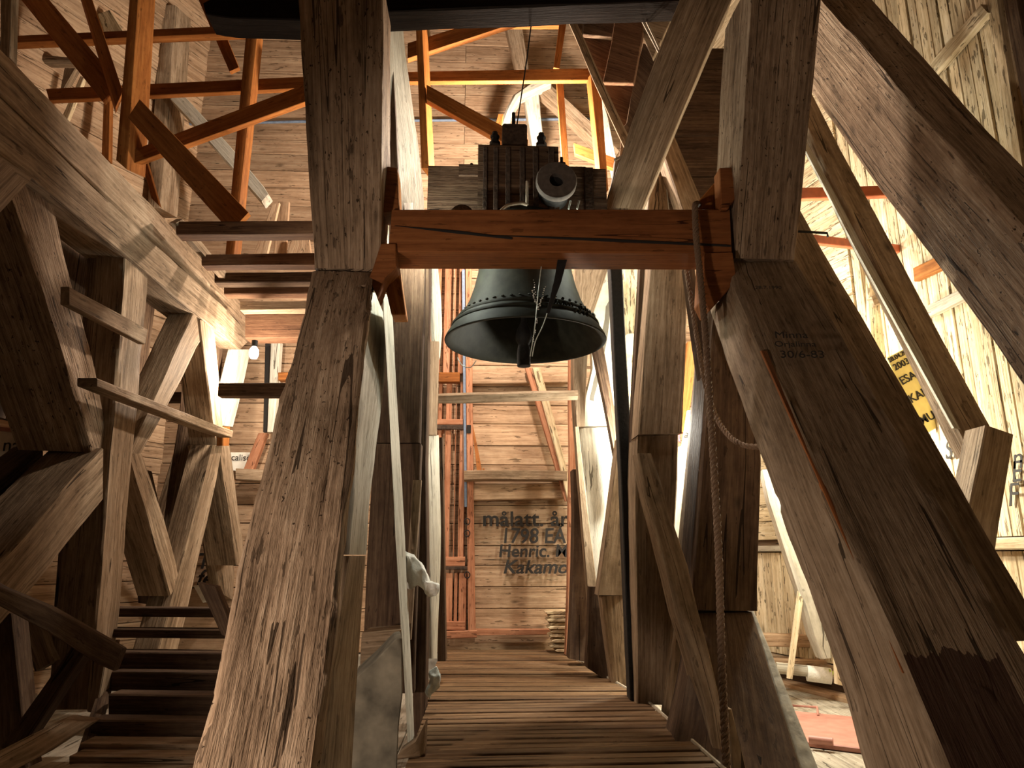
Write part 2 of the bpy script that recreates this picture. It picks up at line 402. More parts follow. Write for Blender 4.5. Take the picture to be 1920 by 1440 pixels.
def plank_along(name, a, b, z0, z1, nrm, th, mat, parent, ch=.006):
    """horizontal board from plan point a to b, room side face offset th along nrm"""
    a = Vector((a[0], a[1], 0)); b = Vector((b[0], b[1], 0)); n = Vector((nrm[0], nrm[1], 0)).normalized()*th
    rings = [tuple(q+Vector((0, 0, 0))+o for q, o in ((p+Vector((0, 0, z0)), n), (p+Vector((0, 0, z1)), n), (p+Vector((0, 0, z1)), Vector()), (p+Vector((0, 0, z0)), Vector()))) for p in (a, b)]
    SEED[0] += .7
    me = loft(rings, None, None, SEED[0], 0, 0, ch, 1, 50)
    return put(name, me, mat, parent)
wb = struct('wall_back', (-3.9, YB+.03, -.42), (3.35, YB+.13, ZT), DARKW)
z = -.05; i = 0
rr = random.Random(3)
while z < ZT:
    h = rr.uniform(.205, .262)
    seam = [-.28, .95, -.28, -1.6, -.28][i % 5] if z > 3.4 else rr.choice([-1.9, 2.0])
    cuts = [-3.9, seam, 3.35]
    for a, b in zip(cuts, cuts[1:]):
        jit = rr.uniform(0, .012)
        plank_along('plank', (a+.003, YB+.03), (b-.003, YB+.03), z+.004, min(z+h-.003, ZT), (0, -1), .03+jit, WALL, wb)
    z += h; i += 1
box3('wall_sill', (-3.9, YB-.12, -.34), (3.3, YB+.02, -.06), GREY, wb, ch=.01, step=50)

# corner wall right (turned), with boards lying flat above a ledge and standing below it
RA, RB = (3.6, 6.35), (3.02, 8.33)
dR = Vector((RB[0]-RA[0], RB[1]-RA[1], 0)).normalized(); nR = Vector((-dR.y, dR.x, 0));
if nR.x > 0: nR = -nR
wc = struct('wall_right_corner', (3.66, 6.3, -.42), (3.72, 6.34, ZT), DARKW)
oR = Vector((RA[0], RA[1], 0)); lenR = (Vector((RB[0], RB[1], 0))-oR).length
bk = prism('backing', [oR-nR*.01+Vector((0, 0, -.4)), oR+dR*lenR-nR*.01+Vector((0, 0, -.4)), oR+dR*lenR-nR*.01+Vector((0, 0, ZT)), oR-nR*.01+Vector((0, 0, ZT))], -nR*.08, DARKW, wc)
z = 1.15
while z < ZT:
    h = rr.uniform(.17, .215)
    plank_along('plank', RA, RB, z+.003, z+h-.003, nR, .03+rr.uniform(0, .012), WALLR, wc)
    z += h
k = 0.
while k < lenR-.02:
    wd = min(rr.uniform(.12, .18), lenR-k)
    a = oR+dR*(k+.003); b = oR+dR*(k+wd-.003)
    prism('plank', [a+nR*.03+Vector((0, 0, -.02)), b+nR*.03+Vector((0, 0, -.02)), b+nR*.03+Vector((0, 0, 1.02)), a+nR*.03+Vector((0, 0, 1.02))], -nR*(.03), WALLR, wc, grain=1)
    k += wd
plank_along('ledge', RA, RB, 1.03, 1.09, nR, .09, FLOORW, wc)
plank_along('base_board', RA, RB, -.14, -.03, nR, .10, OLD, wc)
plank_along('base_sill', RA, RB, -.34, -.26, nR, .20, WALL, wc)

# right wall, standing boards
wr = struct('wall_right', (3.63, -2.2, -.42), (3.73, 6.4, ZT), DARKW)
y = 2.2; 
while y < 6.33:
    wd = rr.uniform(.10, .155); th = .03+rr.uniform(0, .022)
    if y+wd > 6.34: wd = 6.34-y
    rings = lambda z0, z1: [tuple(Vector(v) for v in ((3.63-th, y+.003, zz), (3.63-th, y+wd-.003, zz), (3.63, y+wd-.003, zz), (3.63, y+.003, zz))) for zz in (z0, z1)]
    SEED[0] += 1
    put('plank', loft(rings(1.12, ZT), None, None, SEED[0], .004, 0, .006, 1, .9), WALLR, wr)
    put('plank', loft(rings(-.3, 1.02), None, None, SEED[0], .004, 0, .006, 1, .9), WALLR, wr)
    y += wd
for yy in (-2.2, .0):
    box3('plank', (3.60, yy, -.3), (3.63, yy+2.19, ZT), WALLR, wr, step=50)
box3('ledge', (3.50, 2.2, 1.03), (3.63, 6.34, 1.11), WALLR, wr)
# left corner wall and left wall
LA, LB = (-4.85, 6.3), (-3.72, 8.33)
dL = Vector((LB[0]-LA[0], LB[1]-LA[1], 0)).normalized(); nL = Vector((dL.y, -dL.x, 0))
oL = Vector((LA[0], LA[1], 0)); lenL = (Vector((LB[0], LB[1], 0))-oL).length
wlc = struct('wall_left_corner', (-4.98, 6.25, -.42), (-4.90, 6.3, ZT), DARKW)
prism('backing', [oL-nL*.01+Vector((0, 0, -.4)), oL+dL*lenL-nL*.01+Vector((0, 0, -.4)), oL+dL*lenL-nL*.01+Vector((0, 0, ZT)), oL-nL*.01+Vector((0, 0, ZT))], -nL*.08, DARKW, wlc)
z = -.3
while z < ZT:
    h = rr.uniform(.17, .23)
    plank_along('plank', LA, LB, z+.003, z+h-.003, nL, .03+rr.uniform(0, .02), WALL, wlc)
    z += h
wl = struct('wall_left', (-4.98, -2.2, -.42), (-4.88, 6.3, ZT), DARKW)
z = -.3
while z < ZT:
    h = rr.uniform(.2, .26)
    box3('plank', (-4.88, -2.2, z+.003), (-4.845, 6.3, z+h-.003), WALL, wl, step=50); z += h

# posts and rails fixed to the walls
T('corner_post', 'pale squared corner post where the two right walls meet, behind the orange steel bar', 'post', [(1626, 190, 1652, 185), (1622, 400, 1650, 400), (1625, 590, 1652, 590), (1640, 800, 1668, 800), (1655, 1100, 1680, 1100)], Y=5.95, t=(0, .12, 0), mat=WALLR)
T('wall_batten', 'pale wide vertical batten high on the right wall near the right edge', 'batten', [(1848, -10, 1868, -10), (1893, 310, 1918, 310), (1960, 800, 1990, 800)], X=3.54, t=(.05, 0, 0), mat=WALLR)
T('wall_batten', 'dark vertical post on the right wall at the upper right corner of the photo', 'post', [(1878, -10, 1905, -10), (1925, 240, 1955, 240)], X=3.52, t=(.06, 0, 0), mat=DARKW)
T('wall_brace', 'short pale slanting board nailed to the upper right wall beside the wide batten', 'brace', [(1733, 130, 1746, 146), (1838, 8, 1852, 24)], X=3.52, t=(.06, 0, 0), mat=WALLR)
T('wall_rail', 'grey weathered rail nailed across the bright right wall below the yellow plank', 'rail', [(1728, 578, 1728, 600), (1886, 498, 1886, 520)], X=3.50, t=(.06, 0, 0), mat=FLOORW)
T('yellow_plank', 'bright yellow new plank standing out from the right wall under the white rod', 'plank', [(1712, 502, 1714, 528), (1832, 445, 1846, 466)], X=3.54, t=(.05, 0, 0), mat=ORANGE)
put('steel_rod', tube([P(1700, 466, Y=5.6), P(1830, 441, Y=5.2)], .018), WHITE, None, 'thin white rod reaching from the lower orange bar to the right brace', 'rod')
T('steel_bar', 'upper orange steel bar running level behind the thin dark strut on the right', 'bar', [(1480, 352, 1480, 373), (1760, 345, 1760, 363)], Y=[5.3, 5.1], t=(0, .06, .0), mat=STEELO, hew=0)
T('steel_bar', 'lower orange steel bar on the right, ending in a black clamp at the white rod', 'bar', [(1500, 436, 1500, 452), (1700, 460, 1700, 474)], Y=[4.9, 5.6], t=(0, .05, 0), mat=STEELO, hew=0)
put('pipe_clamp', lathe([(.0, -.03), (.035, -.03), (.04, 0), (.035, .03), (0, .03)], 12, P(1702, 467, Y=5.58), 'X'), IRON, None, 'small black clamp joining the lower orange bar and the white rod', 'clamp')
T('wall_post', 'light knotty post low on the right beside the yellow sign', 'post', [(1610, 470, 1632, 465), (1616, 600, 1648, 590), (1650, 690, 1658, 600+100)], Y=6.0, t=(0, .06, 0), mat=WALLR)
T('wall_bracket', 'small grey bracket board between the corner post and the thin strut', 'bracket', [(1634, 556, 1640, 574), (1668, 540, 1672, 560)], Y=5.9, t=(0, .08, 0), mat=OLD)

# yellow signboard on the turned corner wall / right wall
sg = empty('yellow_sign', P(1700, 730, Y=5.4), 'yellow hand lettered sign board between the right strut and the thin strut', 'sign')
sp = [(1660, 672), (1712, 645), (1733, 684), (1770, 730), (1790, 812), (1738, 812), (1700, 742)]
poly('board', [(1662, 671), (1713, 645), (1752, 722), (1760, 800), (1740, 812), (1690, 735)], Y=5.4, t=(0, .03, 0), mat=YELLOW, parent=sg)
rdir = P(1712, 645, Y=5.4)-P(1660, 672, Y=5.4)
for s, px, py, sz in (('28.04.2003', 1668, 680, .052), ('2003', 1679, 695, .075), ('ESASG', 1692, 722, .092), ('KARI', 1709, 756, .095), ('MUN', 1729, 797, .095)):
    text(s, P(px, py, Y=5.395), sz, INK, sg, right=rdir, bold=.001)

# ------------------------------------------------------------------ walkway of slats
wk = empty('walkway', (.4, 5.6, 0), 'raised brown slatted walkway leading under the bell to the door', 'walkway')
def wx(yy):   # left and right edge
    l = -.36 if yy < 5.3 else -.42
    r = 1.16 if yy < 5.35 else 1.16-(yy-5.35)/(7.75-5.35)*.28
    return l, r
y = 2.6; i = 0
while y < 8.12:
    l, r = wx(y); wd = rr.uniform(.066, .084)
    skew = -.02 if y < 5.35 else .015
    dz = rr.uniform(-.006, .004)
    A = [Vector((l, y+skew, dz)), Vector((l, y+wd+skew, dz)), Vector((l, y+wd+skew, dz-.035)), Vector((l, y+skew, dz-.035))]
    B = [Vector((r, y-skew, dz)), Vector((r, y+wd-skew, dz)), Vector((r, y+wd-skew, dz-.035)), Vector((r, y-skew, dz-.035))]
    SEED[0] += 1
    put('slat', loft([A, B], None, None, SEED[0], .002, 0, .005, 1, 1.0), SLAT, wk)
    y += wd+.026
for xx in (-.28, .35, .80):
    box3('bearer', (xx, 2.6, -.30), (xx+.08, 8.1, -.045), DARKW, wk, step=50)
put('steel_edge', tube([Vector((1.17, 2.6, .0)), Vector((1.17, 5.35, .0)), Vector((.90, 7.7, .0))], .011, 6), CABLEM, wk)

# ------------------------------------------------------------------ NEAR TIMBERS: left and right posts and struts
T('bell_frame_post', 'massive upright post left of the bell, its foot notched onto the raking strut', 'post',
  [(558, -40, 717, -40), (566, 120, 717, 120), (576, 300, 716, 300), (586, 430, 714, 430), (590, 503, 712, 505)], Y=[3.75, 3.9, 4.1, 4.22, 4.3], t=(0, .42, 0), mat=HERO, fine=.004, ns=6, step=.06)
T('raking_strut', 'huge weathered hewn strut with deep cracks sloping down left of the walkway', 'strut',
  [(590, 508, 700, 510), (545, 680, 688, 600), (520, 760, 672, 760), (490, 900, 660, 880), (455, 1030, 648, 1000), (430, 1150, 632, 1150), (395, 1320, 612, 1320), (360, 1460, 594, 1460), (330, 1600, 575, 1600)],
  Y=[4.3, 3.75, 3.5, 3.15, 2.88, 2.65, 2.4, 2.2, 2.05], t=(-.06, .34, .03), mat=HERO, fine=.011, hew=.014, ns=16, step=.03, ch=.02, bend=0.55)
T('bell_frame_post', 'massive upright post right of the bell with a lighter left face', 'post',
  [(1410, -40, 1540, -40), (1398, 120, 1530, 120), (1388, 300, 1514, 300), (1378, 420, 1496, 420), (1378, 484, 1490, 487)], Y=[3.75, 3.9, 4.1, 4.25, 4.32], t=(-.02, .46, 0), mat=HERO, fine=.004, ns=6, step=.06)
T('raking_strut', 'huge dark strut on the right with pink left edge and a date written on it', 'strut',
  [(1376, 490, 1494, 490), (1378, 545, 1530, 548), (1422, 660, 1602, 660), (1490, 800, 1685, 800), (1560, 950, 1772, 950), (1640, 1120, 1868, 1120), (1700, 1260, 1950, 1260), (1775, 1460, 2050, 1440), (1830, 1600, 2150, 1600)],
  Y=[4.34, 4.1, 3.7, 3.3, 2.95, 2.65, 2.42, 2.15, 2.0], t=(-.05, .40, -.03), mat=PAINTED, fine=.006, hew=.01, ns=10, step=.04, ch=.02, bend=0.35)
T('raking_strut', 'olive brown strut running behind the huge right strut and showing past its right edge', 'strut',
  [(1440, 380, 1500, 386), (1460, 440, 1526, 450), (1520, 590, 1614, 590), (1600, 750, 1714, 752), (1700, 900, 1800, 902), (1780, 1040, 1872, 1040), (1880, 1200, 1965, 1200)], Y=[4.9, 4.75, 4.3, 3.9, 3.5, 3.2, 2.9], t=(0, .25, 0), mat=OLD, ns=3)
T('outer_brace', 'thick brown brace crossing the upper right corner of the photo', 'brace',
  [(1500, -70, 1570, -70), (1540, 0, 1637, 0), (1620, 95, 1722, 95), (1700, 200, 1805, 200), (1812, 310, 1925, 315), (1960, 460, 2080, 480), (2160, 700, 2290, 740)], Y=[4.4, 4.25, 4.0, 3.75, 3.5, 3.1, 2.7], t=(-.02, .42, -.32), mat=HERO, fine=.004, ns=6, step=.05)
T('thin_strut', 'long dark plank strut with its lit edge laid on as a pale strip, right of the huge strut', 'strut',
  [(1500, 170, 1522, 165), (1530, 280, 1574, 280), (1586, 400, 1642, 400), (1650, 520, 1705, 520), (1722, 650, 1770, 640), (1800, 800, 1862, 802), (1826, 850, 1872, 830)], Y=[5.2, 5.05, 4.85, 4.65, 4.5, 4.3, 4.26], t=(-.03, .12, -.02), mat=OLD)
T('short_post', 'short dark forked post carrying the foot of the thin strut, right edge of the photo', 'post',
  [(1848, 797, 1902, 815), (1836, 870, 1895, 870), (1812, 980, 1876, 980), (1786, 1090, 1856, 1100), (1760, 1240, 1830, 1250)], Y=4.05, t=(0, .2, 0), mat=OLD)
put('wire', tube([P(1824, 826, Y=4.2), P(1822, 838, Y=4.15), P(1818, 870, Y=4.15)], .004, 5), CABLEM, None, 'two short bright wire ends at the foot of the thin strut', 'wire')

# writing on the right strut
st = bpy.data.objects['raking_strut.001']
def strut_text(s, px, py, sz, yy):
    yy -= .05; o = P(px, py, Y=yy); r = P(px+60, py, Y=yy)-o
    text(s, o+Vector((0, -.035, .012)), sz, INK, st, right=r, up=Vector((.0, .52, .85)), shear=.2, ext=.001)
strut_text('Minna', 1448, 641, .078, 3.75)
strut_text('Orjalinna', 1448, 657, .062, 3.71)
strut_text('30/6-83', 1458, 678, .080, 3.67)
strut_text('28.7.1990', 1412, 549, .042, 4.06)

# ------------------------------------------------------------------ bell beam and its blocks
bbm = T('bell_beam', 'orange brown cross beam with a long drying crack in front of the bell', 'beam',
  [(735, 392, 728, 472), (1040, 392, 1040, 473), (1368, 392, 1372, 474)], Y=4.28, t=(0, .29, 0), mat=REDP, hew=.003, ns=2, step=.1, ch=.008)
for (a, b, c_, d) in ((740, 423, 960, 446), (900, 440, 1370, 460)):
    put('crack', loft([(P(a, b, Y=4.272), P(a, b+.5, Y=4.272), P(a, b+.5, Y=4.30), P(a, b, Y=4.30)), (P((a+c_)/2, (b+d)/2-3, Y=4.272), P((a+c_)/2, (b+d)/2+3, Y=4.272), P((a+c_)/2, (b+d)/2+3, Y=4.3), P((a+c_)/2, (b+d)/2-3, Y=4.3)), (P(c_, d-1, Y=4.272), P(c_, d+3, Y=4.272), P(c_, d+3, Y=4.30), P(c_, d-1, Y=4.30))], None, None, 3, 0, 0, .0005, 1, .2), INK, bbm)
poly('support_block', [(712, 310), (745, 314), (748, 395), (716, 398)], Y=4.32, t=(0, .2, 0), mat=REDP, label='dark red block standing on the left end of the bell beam', cat='block')
poly('support_block', [(714, 456), (742, 456), (744, 500), (722, 520), (708, 560), (692, 520), (700, 500)], Y=4.26, t=(0, .16, 0), mat=REDP, label='split red block under the left end of the bell beam', cat='block')
poly('support_wedge', [(716, 512), (741, 468), (748, 500), (761, 590), (734, 590)], Y=4.42, t=(0, .16, 0), mat=ORANGE, label='yellow pine wedge hanging below the left block', cat='wedge', grain=1)
poly('support_block', [(1349, 314), (1378, 313), (1383, 366), (1366, 392), (1352, 392)], Y=4.24, t=(0, .12, 0), mat=REDP, label='small dark red upright block on the right end of the bell beam', cat='block')
poly('support_wedge', [(1350, 330), (1350, 392), (1306, 392), (1310, 376)], Y=4.4, t=(0, .14, 0), mat=ORANGE, label='orange cut wedge behind the small upright block on the right', cat='wedge')
poly('support_block', [(1322, 474), (1374, 472), (1382, 526), (1330, 584), (1318, 560)], Y=4.26, t=(0, .2, 0), mat=REDP, label='red angled block under the right end of the bell beam', cat='block')

# ------------------------------------------------------------------ the bell
BX, BY = 985, 5.05
lip = P(985, 641, Y=BY)
bell = empty('church_bell', lip, 'dark bronze church bell hanging behind the orange cross beam', 'bell')
R0 = .600
prof = [(.0, .98), (.20, .985), (.275, .965), (.315, .93), (.328, .87), (.332, .80), (.338, .78), (.334, .76), (.342, .64), (.36, .52), (.388, .40), (.425, .29), (.470, .20), (.500, .155), (.508, .150), (.512, .140), (.540, .10), (.562, .07), (.568, .062), (.572, .055), (.590, .025), (R0, .0), (.596, -.008), (.580, -.006), (.545, .03), (.49, .10), (.43, .19), (.37, .34), (.33, .50), (.31, .70), (.30, .88), (.22, .93), (.0, .94)]
put('bell_body', lathe(prof, 96, lip), BRONZE, bell)
for r_, h_ in ((.505, .158), (.545, .104), (.352, .60), (.343, .72)):
    put('moulding_ring', lathe([(r_-.012, h_+.012), (r_+.004, h_+.010), (r_+.007, h_), (r_+.006, h_-.009), (r_-.010, h_-.012)], 96, lip), BRONZE, bell)
# relief letters round the bell
def ring_text(s, rad, h, size, a0, da):
    for i_, ch_ in enumerate(s):
        if ch_ == ' ': continue
        a = a0+da*i_; d = Vector((math.cos(a), math.sin(a), 0)); r = Vector((-math.sin(a), math.cos(a), 0))
        text(ch_, lip+d*rad+Vector((0, 0, h)), size, BRONZE, bell, right=r, name='relief_letter', ext=.008)
ring_text('ANNO DOMINI', .528, .118, .05, -1.30, .09)
ring_text('1813', .552, .078, .05, -.98, .075)
ring_text('GLORIA IN EXCELSIS DEO', .350, .66, .05, -2.2, .125)
for i in range(48):
    a = -math.pi+2*math.pi*i/48
    put('frieze_boss', lathe([(0, 0), (.012, .003), (.009, .011), (0, .014)], 8, lip+Vector((.478*math.cos(a), .478*math.sin(a), .19))), BRONZE, bell)
cl = put('clapper', lathe([(0, .9), (.018, .9), (.018, .22), (.022, .12), (.048, .07), (.060, .02), (.060, -.01), (.040, -.05), (.045, -.08), (.050, -.13), (.049, -.215), (0, -.22)], 24, P(982, 634, Y=BY-.05)), IRON, bell)
# headstock above the bell
hs = empty('bell_headstock', P(985, 370, Y=BY), 'dark iron strapped timber headstock carrying the bell', 'headstock')
def hb(name, x0, x1, y0, y1, Y0, Y1, mat=DARKW, ch=.012, hew=.004):
    a = P(x0, y1, Y=Y0); b = P(x1, y0, Y=Y0)
    return box3(name, (min(a.x, b.x), Y0, min(a.z, b.z)), (max(a.x, b.x), Y1, max(a.z, b.z)), mat, hs, ch=ch, hew=hew, step=.12)
hb('yoke_beam', 800, 1136, 316, 412, 4.85, 5.2)
hb('yoke_step', 860, 1098, 311, 330, 4.84, 5.2)
hb('yoke_block', 895, 1047, 273, 400, 4.80, 5.25)
hb('yoke_cap', 942, 988, 233, 276, 4.84, 5.1, RUST)
for x_ in (905, 925, 948, 975, 1000, 1030): hb('iron_strap', x_, x_+9, 276, 400, 4.785, 4.80, RUST, .003, 0)
hb('yoke_end_plate', 1098, 1112, 314, 400, 4.82, 5.2, RUST, .003, 0)
for x_, y_ in ((928, 262), (1015, 264)):
    c_ = P(x_, y_, Y=4.95); put('hex_nut', lathe([(.0, -.05), (.042, -.05), (.042, -.02), (.03, -.018), (.03, .012), (.036, .014), (.036, .035), (.022, .04), (.022, .065), (0, .066)], 6, c_), IRON, hs)
c_ = P(963, 233, Y=4.95); put('bolt', lathe([(0, -.05), (.014, -.05), (.014, .10), (0, .105)], 10, c_), IRON, hs)
for x_, y_ in ((884, 318), (1053, 306)):
    c_ = P(x_, y_, Y=4.92); put('bolt', lathe([(0, -.03), (.035, -.03), (.034, -.005), (.012, 0), (.012, .05), (0, .052)], 8, c_), IRON, hs)
wc_ = P(1043, 341, Y=4.62)
hub = put('wheel_disc', lathe([(.052, -.03), (.14, -.03), (.148, -.02), (.148, .02), (.14, .035), (.05, .035), (.05, .03), (.052, -.03)], 56, wc_, 'Y'), DISC, hs)
put('axle_housing', lathe([(0, .02), (.050, .02), (.050, .26), (.11, .26), (.11, .22), (.115, .05), (.06, .03)], 40, wc_, 'Y', False), IRON, hs)
put('counter_disc', lathe([(0, -.02), (.07, -.02), (.085, -.005), (.085, .03), (0, .03)], 40, P(866, 404, Y=4.7), 'Y'), RUST, hs)
put('hose', tube(spline([P(935, 400, Y=4.7), P(950, 386, Y=4.7), P(975, 381, Y=4.7), P(988, 384, Y=4.72)], 8), .012), CABLEM, hs)
put('bracket_rod', tube([P(988, 340, Y=4.74), P(988, 384, Y=4.74)], .010), CABLEM, hs)
for x_ in (1068, 1084): put('chrome_bolt', tube([P(x_+2, 376, Y=4.6), P(x_-2, 392, Y=4.6)], .006), WRAP, hs)
# strap and wires that hang before the bell
T('hanging_strap', 'dark strap hanging from the cross beam down over the front of the bell', 'strap', [(1044, 484, 1061, 486), (1043, 520, 1056, 530), (1032, 560, 1040, 562), (1022, 585, 1028, 588)], Y=4.40, t=(0, .02, 0), mat=IRON)
put('clapper_wire', tube(spline([P(1030, 575, Y=4.42), P(1018, 610, Y=4.4), P(1004, 640, Y=4.42), P(998, 668, Y=4.5)], 6), .0035, 5), WRAP, None, 'thin wire from the hanging strap down to the bell clapper', 'wire')
put('clapper_wire', tube(spline([P(1015, 500, Y=4.5), P(1010, 540, Y=4.48), P(1006, 580, Y=4.45), P(1002, 620, Y=4.42), P(994, 668, Y=4.5)], 6), .0035, 5), WRAP, None, 'thin glinting wire strung down the middle of the bell front', 'wire')
gl = empty('bead_spray', P(1008, 560, Y=4.44), 'small spray of glinting clear beads on the wire in front of the bell', 'beads')
bm = bmesh.new(); rb = random.Random(5)
for br in (((1009, 580), (1000, 525)), ((1009, 580), (1023, 538)), ((1009, 580), (998, 545)), ((1040, 560), (1044, 540)), ((1000, 640), (1006, 598))):
    for k in range(13):
        t_ = k/12; x_ = br[0][0]+(br[1][0]-br[0][0])*t_+rb.uniform(-1.5, 1.5); y_ = br[0][1]+(br[1][1]-br[0][1])*t_
        bmesh.ops.create_icosphere(bm, subdivisions=1, radius=rb.uniform(.003, .0062), matrix=__import__('mathutils').Matrix.Translation(P(x_, y_, Y=4.42)))
me = bpy.data.meshes.new('beads'); bm.to_mesh(me); bm.free()
bd = put('bead', me, plain('clear_bead', (.8, .85, .85), .1, .6), gl); bd['kind'] = 'stuff'
put('bell_cable', tube([P(1003, -10, Y=4.9), P(988, 110, Y=4.92), P(969, 236, Y=4.95)], .006, 6), IRON, None, 'thin black cable rising from the headstock to the top of the photo', 'cable')
put('hanging_wire', tube(spline([P(858, 670, Y=5.5), P(866, 684, Y=5.5), P(882, 689, Y=5.5), P(893, 676, Y=5.5)], 6), .004, 5), WRAP, None, 'small loop of pale wire below the left edge of the bell', 'wire')

# ------------------------------------------------------------------ ropes
rp = [P(1303, 385, Y=4.22), P(1305, 440, Y=4.20), P(1313, 520, Y=4.18), P(1322, 620, Y=4.10), P(1330, 740, Y=4.02), P(1340, 900, Y=3.92), P(1348, 1050, Y=3.86), P(1352, 1200, Y=3.82), P(1357, 1330, Y=3.78), P(1364, 1470, Y=3.74)]
put('bell_rope', rope_mesh([P(1312, 384, Y=4.45), P(1306, 382, Y=4.3)]+spline(rp, 8), .021), ROPE, None, 'long twisted hemp rope hanging over the right end of the cross beam', 'rope')
rp = [P(1286, 500, Y=4.66), P(1300, 590, Y=4.62), P(1318, 700, Y=4.5), P(1338, 770, Y=4.4), P(1362, 812, Y=4.25), P(1392, 834, Y=4.1), P(1428, 838, Y=4.0)]
put('bell_rope', rope_mesh(spline(rp, 8), .017), ROPE, None, 'slack twisted rope looping from behind the long rope to the right strut', 'rope')

# ------------------------------------------------------------------ TIMBERS BESIDE THE WALKWAY, left of the bell
T('round_log_brace', 'smooth bleached round log leaning beside the upper left post', 'brace', [(708, -30, 750, -30), (712, 0, 753, 0), (722, 160, 768, 120), (738, 300, 788, 260), (745, 395, 801, 370), (752, 520, 806, 520)], Y=[4.6, 4.65, 4.8, 5.0, 5.15, 5.3], t=(-.18, .12, 0), mat=PALE, ch=.06, hew=.012, ns=2, bend=1, skew=.35)
T('pale_board', 'narrow pale board hanging behind the yellow wedge', 'board', [(758, 380, 776, 380), (764, 500, 773, 500), (775, 650, 781, 650), (779, 700, 781, 700)], Y=5.0, t=(-.02, .12, 0), mat=PALE, skew=.2)
T('side_strut', 'dark timber between the upper left post and the bleached round log', 'post', [(718, -20, 730, -20), (722, 300, 746, 300), (724, 400, 750, 400)], Y=4.9, t=(0, .1, 0), mat=DARKW)
T('slim_leaning_post', 'slim pale post with dark blotches leaning right of the huge left strut', 'post', [(716, 545, 733, 560), (727, 690, 740, 690), (731, 830, 750, 830), (738, 960, 758, 960), (746, 1100, 764, 1100), (753, 1190, 770, 1190), (760, 1290, 774, 1290), (766, 1440, 776, 1440)], Y=[4.5, 4.5, 4.5, 4.5, 4.45, 4.4, 4.35, 4.2], t=(-.01, .10, 0), mat=PALE, ns=2, skew=.22)
T('frame_timber', 'pale cracked strip for the lit right face of the huge left strut, light put in its colour', 'post', [(688, 540, 712, 545), (684, 640, 726, 640), (676, 720, 721, 720), (668, 830, 708, 830), (664, 920, 697, 920), (653, 1040, 686, 1040)], Y=[4.72, 4.4, 4.2, 3.95, 3.75, 3.5], t=(-.12, .02, 0), mat=PALE, hew=.012, fine=.006, ns=4, step=.05, bend=1, skew=.4)  # pale stand-in for the lit side face of the strut
T('frame_timber', 'brown lower end of the pale strip, its shade put in the colour, right of the huge strut', 'post', [(653, 1042, 686, 1042), (634, 1160, 678, 1160), (618, 1280, 670, 1280), (600, 1440, 662, 1440), (590, 1560, 658, 1560)], Y=[3.52, 3.3, 3.1, 2.85, 2.7], t=(-.08, .1, 0), mat=OLD, hew=.012, fine=.004, ns=4, step=.06, bend=1, skew=.3)  # darker wood where that side face falls into shade
T('frame_post', 'dark brown broad post above a joint, behind the slim pale post', 'post', [(700, 400, 800, 400), (698, 590, 792, 590), (696, 700, 790, 700), (690, 830, 788, 830)], Y=4.95, t=(0, .3, 0), mat=DARKW, ns=3)
T('frame_post', 'dark red brown broad timber below the joint, behind the slim pale post', 'post', [(700, 832, 789, 832), (690, 1000, 786, 1000), (680, 1180, 778, 1190), (676, 1300, 776, 1300)], Y=4.95, t=(0, .3, 0), mat=DARKW, ns=3)
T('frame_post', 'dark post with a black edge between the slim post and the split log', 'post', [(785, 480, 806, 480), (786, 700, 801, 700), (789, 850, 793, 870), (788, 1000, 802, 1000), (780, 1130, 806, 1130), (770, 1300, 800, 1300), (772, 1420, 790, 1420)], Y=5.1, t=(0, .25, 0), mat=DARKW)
T('split_log', 'rounded grey weathered log standing left of the bell mouth', 'post', [(808, 490, 822, 490), (808, 560, 829, 560), (810, 620, 831, 620), (815, 670, 827, 670)], Y=5.6, t=(-.03, .12, 0), mat=PALE, ch=.03, bend=1, skew=.2)
T('side_board', 'brown narrow board ending square above a pale board, left of the door', 'board', [(806, 640, 823, 640), (804, 740, 821, 740), (802, 815, 818, 815)], Y=5.45, t=(0, .06, 0), mat=OLD, skew=.2)
T('side_board', 'pale greenish tapering board standing left of the door', 'board', [(797, 816, 823, 816), (794, 850, 824, 850), (799, 930, 826, 930), (803, 1000, 827, 1000), (807, 1070, 826, 1070), (810, 1160, 822, 1160), (812, 1235, 820, 1235)], Y=5.5, t=(-.08, .02, 0), mat=PALE, bend=1, skew=.3)
T('frame_timber', 'dim brown leaning leg behind the white cloth', 'post', [(775, 900, 790, 900), (768, 1000, 783, 1000), (762, 1060, 779, 1060), (758, 1200, 770, 1200)], Y=4.85, t=(0, .06, 0), mat=OLD)
T('frame_timber', 'dark brown upright right of the pale tapering board, next to the door', 'post', [(822, 820, 830, 820), (824, 950, 832, 950), (826, 1100, 834, 1100), (818, 1240, 836, 1240)], Y=6.0, t=(0, .2, 0), mat=DARKW)
poly('stone_block', [(754, 1196), (742, 1198), (706, 1236), (668, 1270), (664, 1300), (655, 1450), (744, 1450), (748, 1360), (755, 1300)], Y=3.95, t=(-.05, .35, 0), mat=plain('mossy_concrete', (.17, .15, .11), .9, 0, .9, 7, .55), label='rough grey slanted footing block low between the left strut and the slim post', cat='block')
poly('frame_joint', [(678, 1186), (752, 1180), (748, 1200), (700, 1250), (674, 1262)], Y=4.35, t=(0, .3, 0), mat=OLD, label='brown cracked timber end resting above the grey footing block', cat='timber')
